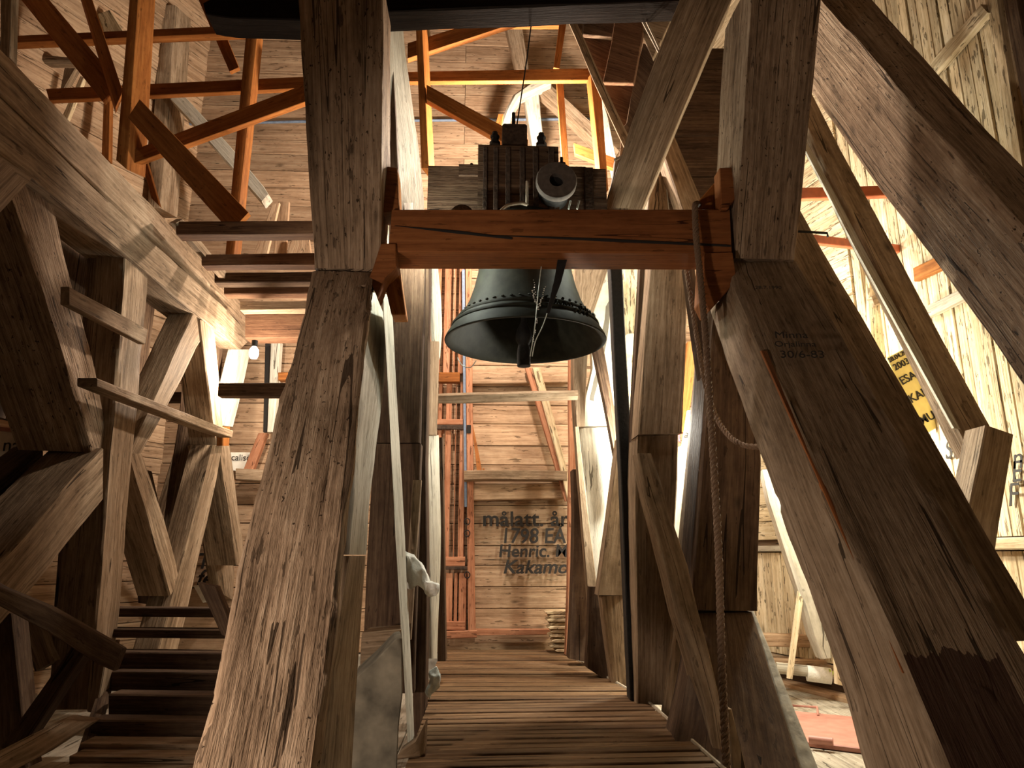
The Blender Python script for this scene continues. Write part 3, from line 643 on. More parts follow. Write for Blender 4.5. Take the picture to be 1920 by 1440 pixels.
# cloth and plastic rags
def rag(name, outline, Y, label, mat, th=.05, seed=1, sub=3, cat='cloth'):
    bm = bmesh.new(); fr = [P(a, b, Y=Y) for a, b in outline]; c = sum(fr, Vector())/len(fr)
    tv = Vector((0, th, 0)); rings = []
    for sc_, off in ((.0, -.6), (.5, -.45), (.85, -.2), (1., .1), (.9, .6), (.5, .9), (0, 1.)):
        rings.append([bm.verts.new(c+(p-c)*max(sc_, .001)+tv*off) for p in fr])
    n = len(fr)
    for i in range(len(rings)-1):
        for k in range(n): bm.faces.new((rings[i][k], rings[i][(k+1) % n], rings[i+1][(k+1) % n], rings[i+1][k]))
    bmesh.ops.remove_doubles(bm, verts=bm.verts, dist=.002)
    bmesh.ops.subdivide_edges(bm, edges=list(bm.edges), cuts=sub, use_grid_fill=True)
    for v in bm.verts:
        d = (v.co-c); v.co += Vector((nzv(v.co.x*22, v.co.z*22, seed), nzv(v.co.x*30, v.co.z*14, seed+4)*1.6, nzv(v.co.z*22, v.co.y*22, seed+9)))*.014
    bmesh.ops.recalc_face_normals(bm, faces=bm.faces)
    me = bpy.data.meshes.new(name); bm.to_mesh(me); bm.free(); me.shade_smooth()
    return put(name, me, mat, None, label, cat)
rag('crumpled_cloth', [(758, 1034), (775, 1040), (792, 1056), (803, 1078), (806, 1090), (823, 1096), (824, 1106), (818, 1118), (804, 1120), (795, 1108), (783, 1098), (770, 1106), (762, 1104), (757, 1070)], 4.75, 'white crumpled cloth sticking out between the posts left of the door', WHITE, .08, 2)
rag('plastic_scrap', [(806, 1256), (818, 1250), (826, 1262), (824, 1290), (812, 1300), (804, 1312), (797, 1296), (802, 1280)], 5.0, 'scrap of clear plastic hanging at the left edge of the walkway', WRAP, .03, 5, cat='plastic')
T('frame_sill', 'dark sill timber with a pale top at the very bottom beside the grey footing block', 'sill', [(744, 1405, 744, 1424), (788, 1396, 788, 1424), (792, 1350, 794, 1410)], Y=[3.9, 3.95, 4.0], t=(0, .2, -.02), mat=OLD)

# ------------------------------------------------------------------ DOOR and fittings of the back wall
YD = 8.16
dr = empty('door_1', P(856, 1190, Y=YD), kind='structure')
def dbox(name, x0, y0, x1, y1, Y0, th, mat, par, ch=.006):
    a = P(x0, y1, Y=Y0); b = P(x1, y0, Y=Y0)
    return box3(name, (a.x, Y0, a.z), (b.x, Y0+th, b.z), mat, par, ch=ch, step=50)
for x0, x1 in ((800, 815), (815, 830), (830, 848), (849, 857), (858, 874)):
    dbox('door_board', x0, 440, x1, 700, YD+.02, .04, DOORW, dr)
    dbox('door_board', x0, 716, x1, 1052, YD+.02, .04, DOORW, dr)
    dbox('door_board', x0+1, 1074, x1+1, 1182, YD+.02, .04, DOORW, dr)
dbox('door_rail', 800, 1044, 872, 1062, YD-.01, .04, DOORW, dr)
dbox('door_rail', 800, 1165, 872, 1182, YD-.01, .04, DOORW, dr)
dbox('door_rail', 800, 786, 868, 796, YD-.01, .04, DOORW, dr)
dbox('hinge_strap', 800, 797, 880, 805, YD-.02, .02, RUST, dr)
dbox('hinge_strap', 800, 1062, 884, 1068, YD-.02, .02, RUST, dr)
dbox('latch_box', 875, 797, 883, 812, YD-.04, .05, IRON, dr)
for py in (978, 1000, 1078): put('latch_ring', tube([P(876+5*math.cos(a), py+6*math.sin(a), Y=YD-.05) for a in [k*math.pi/6 for k in range(13)]], .006, 5), IRON, dr)
fr_ = T('door_frame', 'narrow pinkish door frame post with a blue painted edge', 'door frame', [(872, 440, 885, 440), (873, 700, 885, 700), (876, 950, 887, 950), (878, 1188, 893, 1188)], Y=YD-.03, t=(0, .15, 0), mat=DOORW)
T('painted_edge', '', '', [(866, 505, 872, 505), (868, 700, 872, 700), (871, 950, 876, 950)], Y=YD-.032, t=(0, .1, 0), mat=BLUE, parent=fr_, hew=0, ch=.002)
T('door_sill', 'pinkish sill board under the door at the end of the walkway', 'sill', [(826, 1184, 826, 1198), (894, 1182, 894, 1196)], Y=YD-.04, t=(0, .12, 0), mat=DOORW)
poly('orange_block', [(820, 698), (862, 698), (862, 716), (820, 716)], Y=8.08, t=(0, .1, 0), mat=ORANGE, label='small bright orange pine block across the door boards, left of the pole', cat='block')
T('cover_board', 'slightly proud horizontal board on the back wall under the bell', 'board', [(880, 700, 880, 720), (1066, 697, 1066, 717)], Y=8.14, t=(0, .1, 0), mat=WALL)
T('cross_pole', 'grey barked round pole lying level under the bell across the walkway', 'pole', [(800, 738, 800, 754), (880, 735, 880, 754), (960, 733, 960, 751), (1084, 730, 1084, 748)], Y=[6.55, 6.5, 6.45, 6.4], t=(0, .08, 0), mat=OLD, ch=.035, hew=.01, bend=1)
sh = empty('wall_shelf', P(965, 890, Y=8.0), 'narrow grey shelf board with an orange mark above the painted words', 'shelf')
T('shelf_board', '', '', [(870, 884, 870, 902), (905, 880, 910, 897), (1000, 880, 1000, 898), (1063, 884, 1063, 902)], Y=[7.9, 7.98, 7.98, 7.98], t=(0, .22, 0), mat=OLD, parent=sh)
T('orange_mark', '', '', [(905, 878, 905, 898), (908, 878, 911, 898)], Y=7.965, t=(0, .02, 0), mat=ORANGE, parent=sh, hew=0, ch=.002)
T('shelf_bracket', '', '', [(883, 795, 886, 795), (892, 850, 899, 850), (893, 882, 903, 882)], Y=[8.2, 8.1, 8.0], t=(0, .04, 0), mat=ORANGE, parent=sh)
T('twin_brace', 'left one of two slim slanting boards side by side on the back wall', 'brace', [(984, 690, 996, 690), (1006, 760, 1018, 760), (1040, 870, 1052, 870), (1058, 940, 1068, 940)], Y=8.05, t=(0, .06, 0), mat=DOORW)
T('twin_brace', 'right one of two slim slanting boards side by side on the back wall, paler', 'brace', [(997, 690, 1010, 690), (1019, 760, 1034, 760), (1053, 870, 1066, 870), (1066, 960, 1074, 960)], Y=8.0, t=(0, .08, 0), mat=WALLR)
T('low_board', 'darker horizontal board on the back wall just under the shelf, with a black gap below', 'board', [(888, 908, 888, 938), (1062, 905, 1062, 934)], Y=8.15, t=(0, .1, 0), mat=WALL)
T('foot_board', 'reddish board along the foot of the back wall over the grey sill', 'board', [(888, 1180, 888, 1192), (1040, 1180, 1040, 1190)], Y=8.14, t=(0, .1, 0), mat=DOORW)
# lettering painted on the wall boards
def wall_text(s, px, py, sz, sh_=0., bold=.004, span=None):
    text(s, P(px, py, Y=YB-.062), sz, INK, wb, bold=bold, shear=sh_, ext=.002, span=span/1330*YB if span else None)
wall_text('målatt. år', 904, 986, .24, span=160)
wall_text('1798 EÅ', 938, 1018, .24, .1, span=120)
wall_text('Henric. M', 934, 1044, .195, .1, span=128)
wall_text('Kakamo', 942, 1075, .21, .25, span=120)
# light wedge pile beside the jamb
pile = empty('shingle_pile', P(1045, 1190, Y=7.9), 'small pile of fresh pale split shingles at the right jamb by the wall foot', 'shingles')
rg = random.Random(9)
for k, (x0, x1, y0) in enumerate(((1022, 1064, 1147), (1028, 1064, 1154), (1024, 1064, 1161), (1030, 1066, 1168), (1026, 1064, 1175), (1032, 1066, 1182), (1028, 1064, 1190), (1034, 1068, 1200), (1030, 1062, 1210), (1040, 1068, 1218))):
    poly('shingle', [(x0, y0+2), (x0+6, y0-1), (x1, y0-1), (x1, y0+5), (x0+5, y0+5)], Y=7.75+.02*rg.random(), t=(0, .25, 0), mat=WALLR, parent=pile)
# wall rod
put('wall_rod', tube([P(135, 238, Y=8.18), P(560, 228, Y=8.18), P(1120, 223, Y=8.18)], .018, 8), BLUE, None, 'long thin grey blue rod running level across the upper back wall', 'rod')

# ------------------------------------------------------------------ TIMBERS BESIDE THE WALKWAY, right of the bell
T('right_jamb', 'narrow pinkish upright post at the right end of the painted wall', 'post', [(1064, 600, 1074, 600), (1066, 760, 1080, 760), (1072, 870, 1086, 870), (1068, 960, 1078, 960), (1066, 1100, 1074, 1100), (1056, 1228, 1066, 1232)], Y=7.6, t=(0, .12, 0), mat=DOORW)
T('rear_post', 'brown post slanting behind the right side of the bell', 'post', [(1078, 500, 1142, 500), (1078, 560, 1122, 560), (1076, 620, 1104, 610), (1076, 720, 1100, 700), (1080, 800, 1096, 800)], Y=6.6, t=(0, .25, 0), mat=OLD, bend=1)
T('lit_board', 'glaring white lit broad board, upper piece, beside the bell lip', 'board', [(1142, 490, 1150, 490), (1104, 575, 1160, 575), (1106, 610, 1163, 620), (1110, 690, 1168, 700), (1084, 800, 1164, 797)], Y=6.75, t=(0, .1, 0), mat=PALE, bend=1)  # blown-out lamp light put into the pale colour of this timber
T('lit_board', 'glaring white lit broad board, lower piece tapering to a point', 'board', [(1086, 803, 1166, 800), (1092, 880, 1168, 880), (1102, 970, 1152, 970), (1108, 1040, 1138, 1040), (1116, 1112, 1124, 1112)], Y=6.7, t=(0, .1, 0), mat=PALE, bend=1)  # pale colour carries the lamp glare here too
T('frame_timber', 'slim brown leaning timber crossing in front of the glaring white board', 'post', [(1108, 640, 1126, 640), (1136, 760, 1158, 760), (1152, 850, 1166, 850), (1158, 900, 1164, 905)], Y=6.4, t=(0, .1, 0), mat=DARKW)
T('frame_timber', 'dark leaning leg with a lit edge at the left of the glaring lower board', 'post', [(1078, 800, 1086, 800), (1084, 900, 1095, 900), (1092, 1000, 1106, 1000), (1100, 1100, 1120, 1100), (1106, 1140, 1124, 1140)], Y=6.45, t=(0, .12, 0), mat=OLD)
T('frame_post', 'brown post with a black painted upper half beside the pinkish right jamb', 'post', [(1074, 880, 1086, 880), (1075, 960, 1098, 960), (1074, 1060, 1108, 1060), (1070, 1150, 1104, 1150), (1066, 1235, 1102, 1242)], Y=6.9, t=(0, .2, 0), mat=DARKW, bend=1)
T('frame_post', 'brown leaning post right of the glaring board, above a joint', 'post', [(1160, 820, 1176, 820), (1150, 900, 1178, 900), (1138, 1000, 1178, 1000), (1120, 1116, 1176, 1116)], Y=6.0, t=(0, .2, 0), mat=OLD, ns=2)
T('frame_post', 'olive post under the joint, right of the black painted post', 'post', [(1128, 1118, 1176, 1116), (1138, 1200, 1180, 1200), (1150, 1290, 1184, 1300)], Y=6.05, t=(0, .2, 0), mat=OLD, ns=2)
T('frame_timber', 'dark slanting leg at the bottom between two right side posts', 'post', [(1106, 1100, 1128, 1100), (1104, 1180, 1140, 1180), (1100, 1252, 1150, 1285)], Y=6.3, t=(0, .15, 0), mat=DARKW)
T('black_post', 'slim black painted post running down to the right edge of the walkway', 'post', [(1141, 490, 1161, 490), (1150, 640, 1172, 640), (1160, 780, 1188, 780), (1168, 900, 1192, 900), (1170, 1060, 1190, 1060), (1176, 1200, 1192, 1200), (1182, 1320, 1196, 1320)], Y=[5.7, 5.65, 5.6, 5.55, 5.5, 5.45, 5.3], t=(0, .14, 0), mat=IRON)
T('frame_timber', 'dark leaning leg joining the black post below the log end', 'post', [(1202, 490, 1220, 490), (1196, 600, 1212, 600), (1188, 700, 1204, 700), (1182, 790, 1200, 790), (1186, 860, 1196, 860)], Y=5.45, t=(0, .12, 0), mat=DARKW)
T('tan_board', 'warmly lit tan board between the black post and the dark leg', 'board', [(1158, 480, 1206, 480), (1164, 600, 1200, 600), (1170, 700, 1192, 700), (1176, 780, 1186, 780)], Y=6.9, t=(0, .1, 0), mat=WALLR)
put('log_end', tube([P(1184, 645, Y=6.65), P(1190, 645, Y=7.0)], .105, 20), WALLR, None, 'round sawn log end on the warmly lit tan board', 'log')
T('frame_post', 'broad brown post with an oval knot, upper piece, right of the log end', 'post', [(1222, 455, 1284, 455), (1222, 500, 1290, 500), (1214, 600, 1292, 600), (1203, 700, 1290, 700), (1197, 815, 1272, 812)], Y=5.2, t=(0, .25, 0), mat=OLD, ns=4, hew=.012)
T('frame_post', 'broad brown post standing under the upper knotty post on the right', 'post', [(1197, 818, 1272, 815), (1190, 900, 1272, 900), (1190, 1000, 1262, 1000), (1192, 1150, 1262, 1150), (1196, 1320, 1252, 1322)], Y=5.25, t=(0, .3, 0), mat=OLD, ns=4, hew=.012)
T('curved_brace', 'naturally curved brown brace crossing the right posts down to the walkway edge', 'brace', [(1196, 850, 1222, 850), (1212, 930, 1244, 920), (1232, 1000, 1262, 980), (1252, 1080, 1290, 1060), (1268, 1150, 1306, 1130), (1296, 1240, 1330, 1220), (1322, 1330, 1352, 1320), (1344, 1460, 1368, 1460)], Y=[5.0, 4.9, 4.8, 4.7, 4.6, 4.45, 4.3, 4.1], t=(-.02, .14, 0), mat=OLD, ns=3, hew=.014, bend=1)
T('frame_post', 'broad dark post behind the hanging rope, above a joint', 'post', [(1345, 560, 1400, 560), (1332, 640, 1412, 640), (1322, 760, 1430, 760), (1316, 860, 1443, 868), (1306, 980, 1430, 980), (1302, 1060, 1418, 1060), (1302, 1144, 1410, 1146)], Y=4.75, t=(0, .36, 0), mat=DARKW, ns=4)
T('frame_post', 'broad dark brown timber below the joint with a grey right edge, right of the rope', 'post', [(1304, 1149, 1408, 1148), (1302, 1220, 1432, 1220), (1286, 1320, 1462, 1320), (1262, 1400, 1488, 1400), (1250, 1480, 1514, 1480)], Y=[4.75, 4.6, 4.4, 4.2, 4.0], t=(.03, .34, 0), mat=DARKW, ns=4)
T('frame_edge', 'rough mortar grey edge strip sloping right of the broad dark timber', 'strip', [(1408, 1145, 1412, 1145), (1434, 1220, 1446, 1220), (1464, 1320, 1486, 1320), (1490, 1400, 1520, 1400), (1516, 1480, 1548, 1480)], Y=[5.1, 4.95, 4.75, 4.55, 4.35], t=(0, .1, 0), mat=GREY, hew=.02, ns=3)
T('frame_timber', 'slim reddish leg foot beside the rope at the very bottom of the photo', 'post', [(1366, 1330, 1372, 1330), (1370, 1400, 1390, 1400), (1378, 1480, 1408, 1480)], Y=4.0, t=(0, .12, 0), mat=OLD)
T('rear_post', 'white board, lamp glare put in its colour, glimpsed between the knotty post and the dark post', 'board', [(1264, 840, 1300, 830), (1262, 900, 1296, 900), (1258, 1000, 1292, 1000), (1262, 1080, 1284, 1080), (1270, 1110, 1280, 1110)], Y=6.2, t=(0, .1, 0), mat=PALE, bend=1)  # glare of the nearby lamp put into the pale colour
T('rear_post', 'yellow lit slanting board glimpsed beside the rope below the orange beam', 'board', [(1290, 640, 1312, 640), (1276, 760, 1300, 760), (1268, 810, 1280, 810)], Y=6.8, t=(0, .1, 0), mat=ORANGE)
pb = T('paper_board', 'white board with black handwriting glimpsed right of the knotty post', 'board', [(1290, 770, 1310, 770), (1272, 850, 1306, 850), (1282, 870, 1300, 872)], Y=6.5, t=(0, .03, 0), mat=PAPER)
text('aL', P(1281, 821, Y=6.49), .11, INK, pb, shear=.3); text('Kou', P(1282, 850, Y=6.49), .10, INK, pb, shear=.3)
rag('red_rag', [(1272, 790), (1276, 800), (1275, 832), (1268, 822), (1266, 812)], 6.3, 'scrap of red cloth at the edge of the knotty post', plain('red_cloth', (.5, .03, .04), .8), .03, 7, 2)
T('frame_timber', 'dark slim leg left of the long hanging rope', 'post', [(1284, 500, 1300, 500), (1300, 620, 1322, 620), (1312, 700, 1330, 700), (1318, 760, 1330, 770)], Y=4.95, t=(0, .1, 0), mat=DARKW)
T('frame_timber', 'lighter purple brown post edge left of the broad dark post', 'post', [(1318, 640, 1336, 640), (1308, 760, 1326, 760), (1296, 900, 1318, 900), (1286, 1020, 1306, 1020), (1280, 1150, 1302, 1150), (1262, 1250, 1304, 1250), (1244, 1400, 1290, 1400)], Y=5.05, t=(0, .2, 0), mat=OLD, ns=2)
T('base_block', 'short pale block between post feet at the right walkway edge', 'block', [(1218, 1384, 1218, 1404), (1252, 1382, 1246, 1400)], Y=5.5, t=(0, .2, 0), mat=PALE)
T('big_diagonal_brace', 'wide hewn diagonal brace rising right from behind the headstock', 'brace', [(1300, -60, 1395, -60), (1275, 0, 1374, 0), (1230, 100, 1326, 100), (1180, 220, 1274, 220), (1162, 290, 1246, 290), (1146, 345, 1226, 340), (1134, 410, 1200, 410)], Y=[4.5, 4.5, 4.6, 4.7, 4.8, 4.9, 5.0], t=(.02, .25, 0), mat=OLD, ns=5, hew=.012, step=.08, bend=0.4)
T('knee_brace', 'short knee brace crossing behind the big diagonal brace above the beam', 'brace', [(1236, 262, 1262, 250), (1248, 300, 1284, 300), (1266, 350, 1306, 350), (1284, 402, 1326, 402)], Y=5.4, t=(0, .2, 0), mat=OLD, ns=3)
T('rear_post', 'brown post stub above the cross beam behind the knee brace', 'post', [(1222, 330, 1248, 330), (1214, 400, 1256, 400)], Y=5.6, t=(0, .2, 0), mat=OLD)
T('rear_post', 'dark irregular timber end under the pale cables, right of the headstock', 'post', [(1154, 295, 1180, 290), (1150, 330, 1186, 330), (1140, 370, 1180, 370), (1136, 410, 1180, 410)], Y=4.95, t=(0, .1, 0), mat=OLD, bend=1)
T('edge_board', 'slim brown edge board sloping from the top of the orange truss to the headstock', 'board', [(1048, 5, 1062, 5), (1080, 70, 1092, 66), (1108, 150, 1122, 146), (1146, 230, 1160, 222), (1172, 278, 1186, 272)], Y=5.9, t=(.06, .1, 0), mat=OLD)
# boarding of the loft, underside, upper middle right
lo = empty('loft_boarding', P(1180, 150, Y=6.2), 'dark wide boards of a sloping loft underside, top right of the middle', 'boarding')
for q, yy, m_ in (([(1056, 0), (1098, 0), (1090, 68), (1086, 66)], 6.05, DARKW), ([(1098, 0), (1160, 0), (1147, 70), (1088, 64)], 6.12, DARKW),
              ([(1084, 62), (1152, 72), (1136, 152), (1120, 142)], 6.2, JOIST), ([(1158, 0), (1200, 0), (1206, 60), (1188, 156), (1130, 154), (1146, 80)], 6.0, JOIST),
              ([(1120, 144), (1190, 152), (1172, 244), (1160, 236)], 6.16, JOIST), ([(1200, 0), (1250, 0), (1262, 30), (1224, 110), (1206, 70)], 6.05, OLD),
              ([(1250, 0), (1284, 0), (1266, 40)], 6.1, OLD), ([(1206, 80), (1240, 100), (1186, 240), (1172, 244), (1188, 150)], 6.1, DARKW), ([(1166, 240), (1200, 200), (1180, 320), (1160, 300)], 6.1, DARKW)):
    poly('board', q, Y=yy, t=(.02, .05, 0), mat=m_, parent=lo)
ul = empty('loft_floor', P(1290, 300, Y=6.4), 'black shaded loft floor boards behind the big diagonal brace', 'boarding')
for q in ([(1250, 90), (1380, 90), (1380, 252), (1200, 252)], [(1190, 256), (1380, 256), (1380, 330), (1230, 330)], [(1240, 332), (1380, 332), (1380, 420), (1250, 420)]):
    poly('board', q, Y=5.72, t=(0, .05, 0), mat=DARKW, parent=ul)
cb = empty('pale_cables', P(1200, 150, Y=4.6), 'pair of pale cables clipped along the big diagonal brace', 'cable')
for dx in (0, 8):
    put('cable', tube(spline([P(1186+dx, -10, Y=4.85), P(1200+dx, 30, Y=4.85), P(1232+dx*.6, 92, Y=4.75), P(1234+dx*.5, 104, Y=4.7), P(1216+dx*.6, 160, Y=4.78), P(1198+dx*.5, 225, Y=4.85), P(1182+dx*.5, 272, Y=4.9), P(1172+dx*.4, 288, Y=4.9), P(1152+dx*.3, 300, Y=4.88)], 6), .009, 6), CABLEM, cb)
T('grey_brace', 'lower grey brace seen under the pink edge of the right strut', 'brace', [(1432, 880, 1446, 880), (1444, 940, 1470, 940), (1476, 1040, 1514, 1040), (1496, 1100, 1540, 1100), (1520, 1190, 1560, 1190), (1540, 1236, 1562, 1234)], Y=6.6, t=(.03, .2, 0), mat=PALE, ch=.03, bend=0.8)
T('leaning_stick', 'fresh pale stick leaning against the grey brace on the right', 'stick', [(1505, 1052, 1516, 1052), (1494, 1130, 1507, 1130), (1484, 1210, 1494, 1210), (1477, 1272, 1486, 1274)], Y=[6.7, 6.6, 6.5, 6.4], t=(0, .03, 0), mat=WALLR)
put('white_log', tube([P(1455, 1252, Y=6.9), P(1515, 1258, Y=6.85)], .05, 12), PALE, None, 'grey mottled log lying on the floor at the foot of the leaning stick', 'log')
put('white_log', tube([P(1513, 1262, Y=6.85), P(1558, 1268, Y=6.8)], .07, 14), WHITE, None, 'short white barked log lying on the floor left of the strut', 'log')
rag('yellow_tape', [(1556, 1254), (1564, 1260), (1562, 1274), (1556, 1276)], 6.75, 'dab of yellow green tape at the end of the white log', GREENY, .02, 3, 1, 'tape')
T('floor_block', 'short pale cut stake standing on the floor against the pink strut edge', 'stake', [(1570, 1232, 1574, 1232), (1572, 1284, 1592, 1288)], Y=6.4, t=(0, .08, 0), mat=WALLR)
T('base_beam', 'low brown beam lying along the wall foot on the right', 'beam', [(1430, 1236, 1430, 1252), (1590, 1240, 1590, 1256)], Y=7.15, t=(0, .15, 0), mat=WALL)
T('base_beam', 'brown sill beam above a black gap at the foot of the right corner wall', 'beam', [(1420, 1188, 1420, 1212), (1560, 1192, 1560, 1216)], Y=7.35, t=(0, .15, 0), mat=WALL)
# red hatch plate on the floor
Zf = -.295
hp = empty('floor_hatch', P(1570, 1370, Z=Zf), 'faded red painted hatch plate on the floor with a rusty handle', 'hatch')
c4 = [P(1480, 1337, Z=Zf), P(1640, 1352, Z=Zf), P(1668, 1412, Z=Zf), P(1500, 1392, Z=Zf)]
prism('plate', c4, (0, 0, .02), REDPL, hp)
prism('plate_edge', [P(1500, 1392, Z=Zf), P(1668, 1412, Z=Zf), P(1670, 1420, Z=Zf), P(1502, 1399, Z=Zf)], (0, 0, .035), REDPL, hp)
put('handle', tube([P(1517, 1386, Z=Zf+.06), P(1562, 1391, Z=Zf+.06)], .028, 10), REDPL, hp)
put('hoop', tube([P(1484, 1335, Z=Zf+.02), P(1484, 1323, Z=Zf+.02), P(1532, 1326, Z=Zf+.06), P(1534, 1342, Z=Zf+.02)], .010, 6), REDPL, hp)

# ------------------------------------------------------------------ LEFT BELL FRAME along the side of the tower
XL = -2.5
def V(*q): return [(x, a, x, b) for x, a, b in q]
T('top_plate', 'upper long hewn plate beam receding from the upper left corner', 'beam', [(-260, -170, -260, -60), (0, 93, 0, 166), (100, 187, 100, 272), (200, 297, 200, 370), (320, 412, 320, 478), (443, 562, 443, 600), (462, 585, 462, 634)], X=XL, t=(-.28, 0, 0), mat=OLD, ns=4, hew=.012, step=.07)
T('lower_plate', 'lower long hewn plate beam under the upper one, its far end glaring white', 'beam', [(-260, -40, -260, 120), (0, 172, 0, 280), (60, 230, 66, 325), (167, 342, 167, 412), (274, 442, 274, 508), (338, 496, 338, 570), (417, 567, 417, 636), (466, 640, 446, 660)], X=XL+.03, t=(-.3, 0, 0), mat=OLD, ns=5, hew=.012, step=.06, fine=.003)
T('frame_post', 'straight grey upright post carrying the long plate beams on the left', 'post', [(234, 470, 279, 500), (225, 600, 270, 600), (216, 740, 262, 740), (204, 850, 246, 860), (196, 1000, 236, 1000), (183, 1140, 228, 1140), (172, 1250, 214, 1250), (164, 1330, 200, 1330)], X=XL, t=(-.26, 0, 0), mat=OLD, ns=4, hew=.012, step=.06, fine=.003, bend=0.5)
T('frame_brace', 'upper brace leaning right from the straight grey post to the plate beam', 'brace', [(362, 585, 398, 605), (338, 640, 366, 650), (312, 700, 346, 706), (286, 750, 318, 752), (262, 800, 290, 810), (246, 850, 262, 852)], X=XL, t=(-.2, 0, 0), mat=OLD, ns=3, hew=.01)
T('frame_brace', 'slim upright brace right of the leaning one, dropping from the plate beam', 'brace', [(374, 600, 400, 604), (384, 660, 408, 660), (391, 728, 413, 722), (398, 790, 416, 780), (404, 834, 420, 826)], X=XL+.02, t=(-.24, 0, 0), mat=OLD, ns=2)
T('frame_brace', 'glaring white lit end post under the far end of the plate beams', 'brace', [(444, 655, 470, 655), (432, 720, 458, 720), (420, 760, 448, 760), (406, 796, 436, 800)], X=XL+.0, t=(-.1, 0, 0), mat=PALE)  # overexposed by the lamp, that light put into the pale colour
T('frame_brace', 'brown brace falling right from the straight grey post, under the slim rail', 'brace', [(240, 850, 262, 852), (256, 910, 288, 908), (280, 980, 312, 972), (304, 1050, 334, 1050), (316, 1118, 330, 1090)], X=XL, t=(-.26, 0, 0), mat=OLD, ns=3)
T('frame_brace', 'lit brace with a long black stain falling left from the lamp', 'brace', [(396, 834, 412, 836), (380, 900, 408, 900), (364, 980, 392, 980), (344, 1060, 370, 1060), (322, 1130, 356, 1130), (300, 1200, 336, 1200), (280, 1290, 316, 1290)], X=XL+.01, t=(-.2, 0, 0), mat=OLD, ns=3)
T('frame_brace', 'light narrow brace falling right from the lamp', 'brace', [(412, 836, 430, 834), (416, 900, 440, 900), (428, 960, 448, 958), (438, 1020, 456, 1010), (444, 1060, 458, 1050)], X=XL-.02, t=(-.3, 0, 0), mat=OLD, ns=2)
T('frame_brace', 'dark olive leaning plank behind the light narrow brace', 'brace', [(395, 900, 412, 900), (390, 1000, 434, 1000), (400, 1060, 442, 1070), (418, 1110, 440, 1130)], X=XL-.25, t=(-.1, 0, 0), mat=OLD)
T('frame_brace', 'thick split brace dropping to the lower left corner from the straight post', 'brace', [(196, 842, 196, 938), (150, 880, 150, 985), (100, 935, 100, 1062), (50, 1000, 50, 1112), (0, 1055, 0, 1170), (-60, 1120, -60, 1250)], X=XL, t=(-.34, 0, 0), mat=OLD, ns=5, hew=.014, fine=.004, step=.05)
T('frame_brace', 'dark board for the shaded other face of the thick split brace', 'brace', [(80, 838, 80, 910), (0, 900, 0, 1040), (-70, 960, -70, 1100)], X=XL-.5, t=(-.2, 0, 0), mat=DARKW)  # shaded face of the brace put in as a separate dark board
T('leaning_post', 'heavy dark leaning post with a lit right face at the far left', 'post', [(-30, 250, 70, 290), (10, 350, 98, 364), (54, 460, 118, 460), (84, 540, 134, 540), (100, 600, 158, 596), (128, 690, 186, 690), (150, 780, 196, 780), (168, 850, 200, 840)], X=-2.55, t=(-.42, -.1, 0), mat=HERO, ns=4, fine=.004, step=.05)
T('plank_head', 'sloping grey timber end pressed under the plate beams at the left edge', 'timber', [(-60, 250, -60, 470), (0, 290, 0, 400), (62, 332, 50, 346)], X=-2.44, t=(-.25, 0, 0), mat=OLD)
T('frame_stub', 'short lit plank stub between the leaning post and the straight post', 'board', [(166, 712, 186, 712), (168, 780, 206, 776), (176, 842, 206, 842)], X=-2.75, t=(-.1, 0, 0), mat=OLD)
T('side_rail', 'short light rail board nailed across the straight post', 'rail', [(130, 538, 130, 572), (200, 574, 200, 608), (277, 618, 272, 646)], X=-2.36, t=(-.05, 0, 0), mat=OLD, ns=2)
T('side_rail', 'long slim light rail running down to the glaring lamp post', 'rail', [(183, 708, 183, 724), (300, 757, 300, 775), (400, 795, 400, 812), (438, 806, 436, 818)], X=-2.33, t=(-.12, 0, 0), mat=OLD)
T('rail_peg', 'small orange peg block under the end of the long slim rail', 'block', [(418, 800, 432, 800), (418, 836, 430, 836)], X=-2.42, t=(-.06, 0, 0), mat=ORANGE)
T('tie_beam', 'dark level tie beam crossing from the glaring lamp post to the huge strut', 'beam', [(410, 718, 408, 742), (560, 717, 560, 742)], Y=[6.25, 6.2], t=(0, .12, 0), mat=DARKW)
T('tie_beam', 'dark short level beam glimpsed left of the lamp post behind the braces', 'beam', [(306, 735, 306, 752), (345, 734, 345, 752)], Y=7.2, t=(0, .12, 0), mat=DARKW)
T('rear_brace', 'brown slanting board in front of the back wall, seen between the left braces', 'brace', [(352, 760, 366, 770), (330, 830, 346, 836), (312, 890, 330, 896), (292, 960, 306, 966)], Y=7.6, t=(0, .1, 0), mat=OLD)
T('rear_post', 'dark panel for the shaded near face between the leaning upper brace and the slim brace', 'post', [(338, 640, 392, 640), (340, 720, 400, 720), (344, 800, 404, 800), (318, 920, 366, 920), (300, 1040, 344, 1040), (280, 1130, 330, 1130), (262, 1240, 300, 1240)], Y=6.9, t=(0, .2, 0), mat=DARKW)  # added dark panel, shade on the brace faces put into its colour
T('rear_post', 'dark panel for the shaded near face of the straight grey post, low on the left', 'post', [(128, 860, 190, 860), (112, 960, 196, 960), (104, 1070, 186, 1080), (100, 1170, 176, 1170)], Y=5.6, t=(0, .2, 0), mat=DARKW)  # added dark panel for the shade on the near face of the post
T('rear_post', 'dark panel for the shaded near face between the straight post and the falling brace', 'post', [(246, 880, 262, 880), (244, 960, 290, 960), (240, 1040, 310, 1060), (256, 1080, 316, 1124), (262, 1130, 310, 1140)], Y=6.6, t=(0, .2, 0), mat=DARKW)  # added dark panel, its colour is the shade beside the falling brace
sb = empty('side_boarding', P(330, 600, Y=6.5), 'dark boarded partition behind the left bell frame under the plate beams', 'boarding')
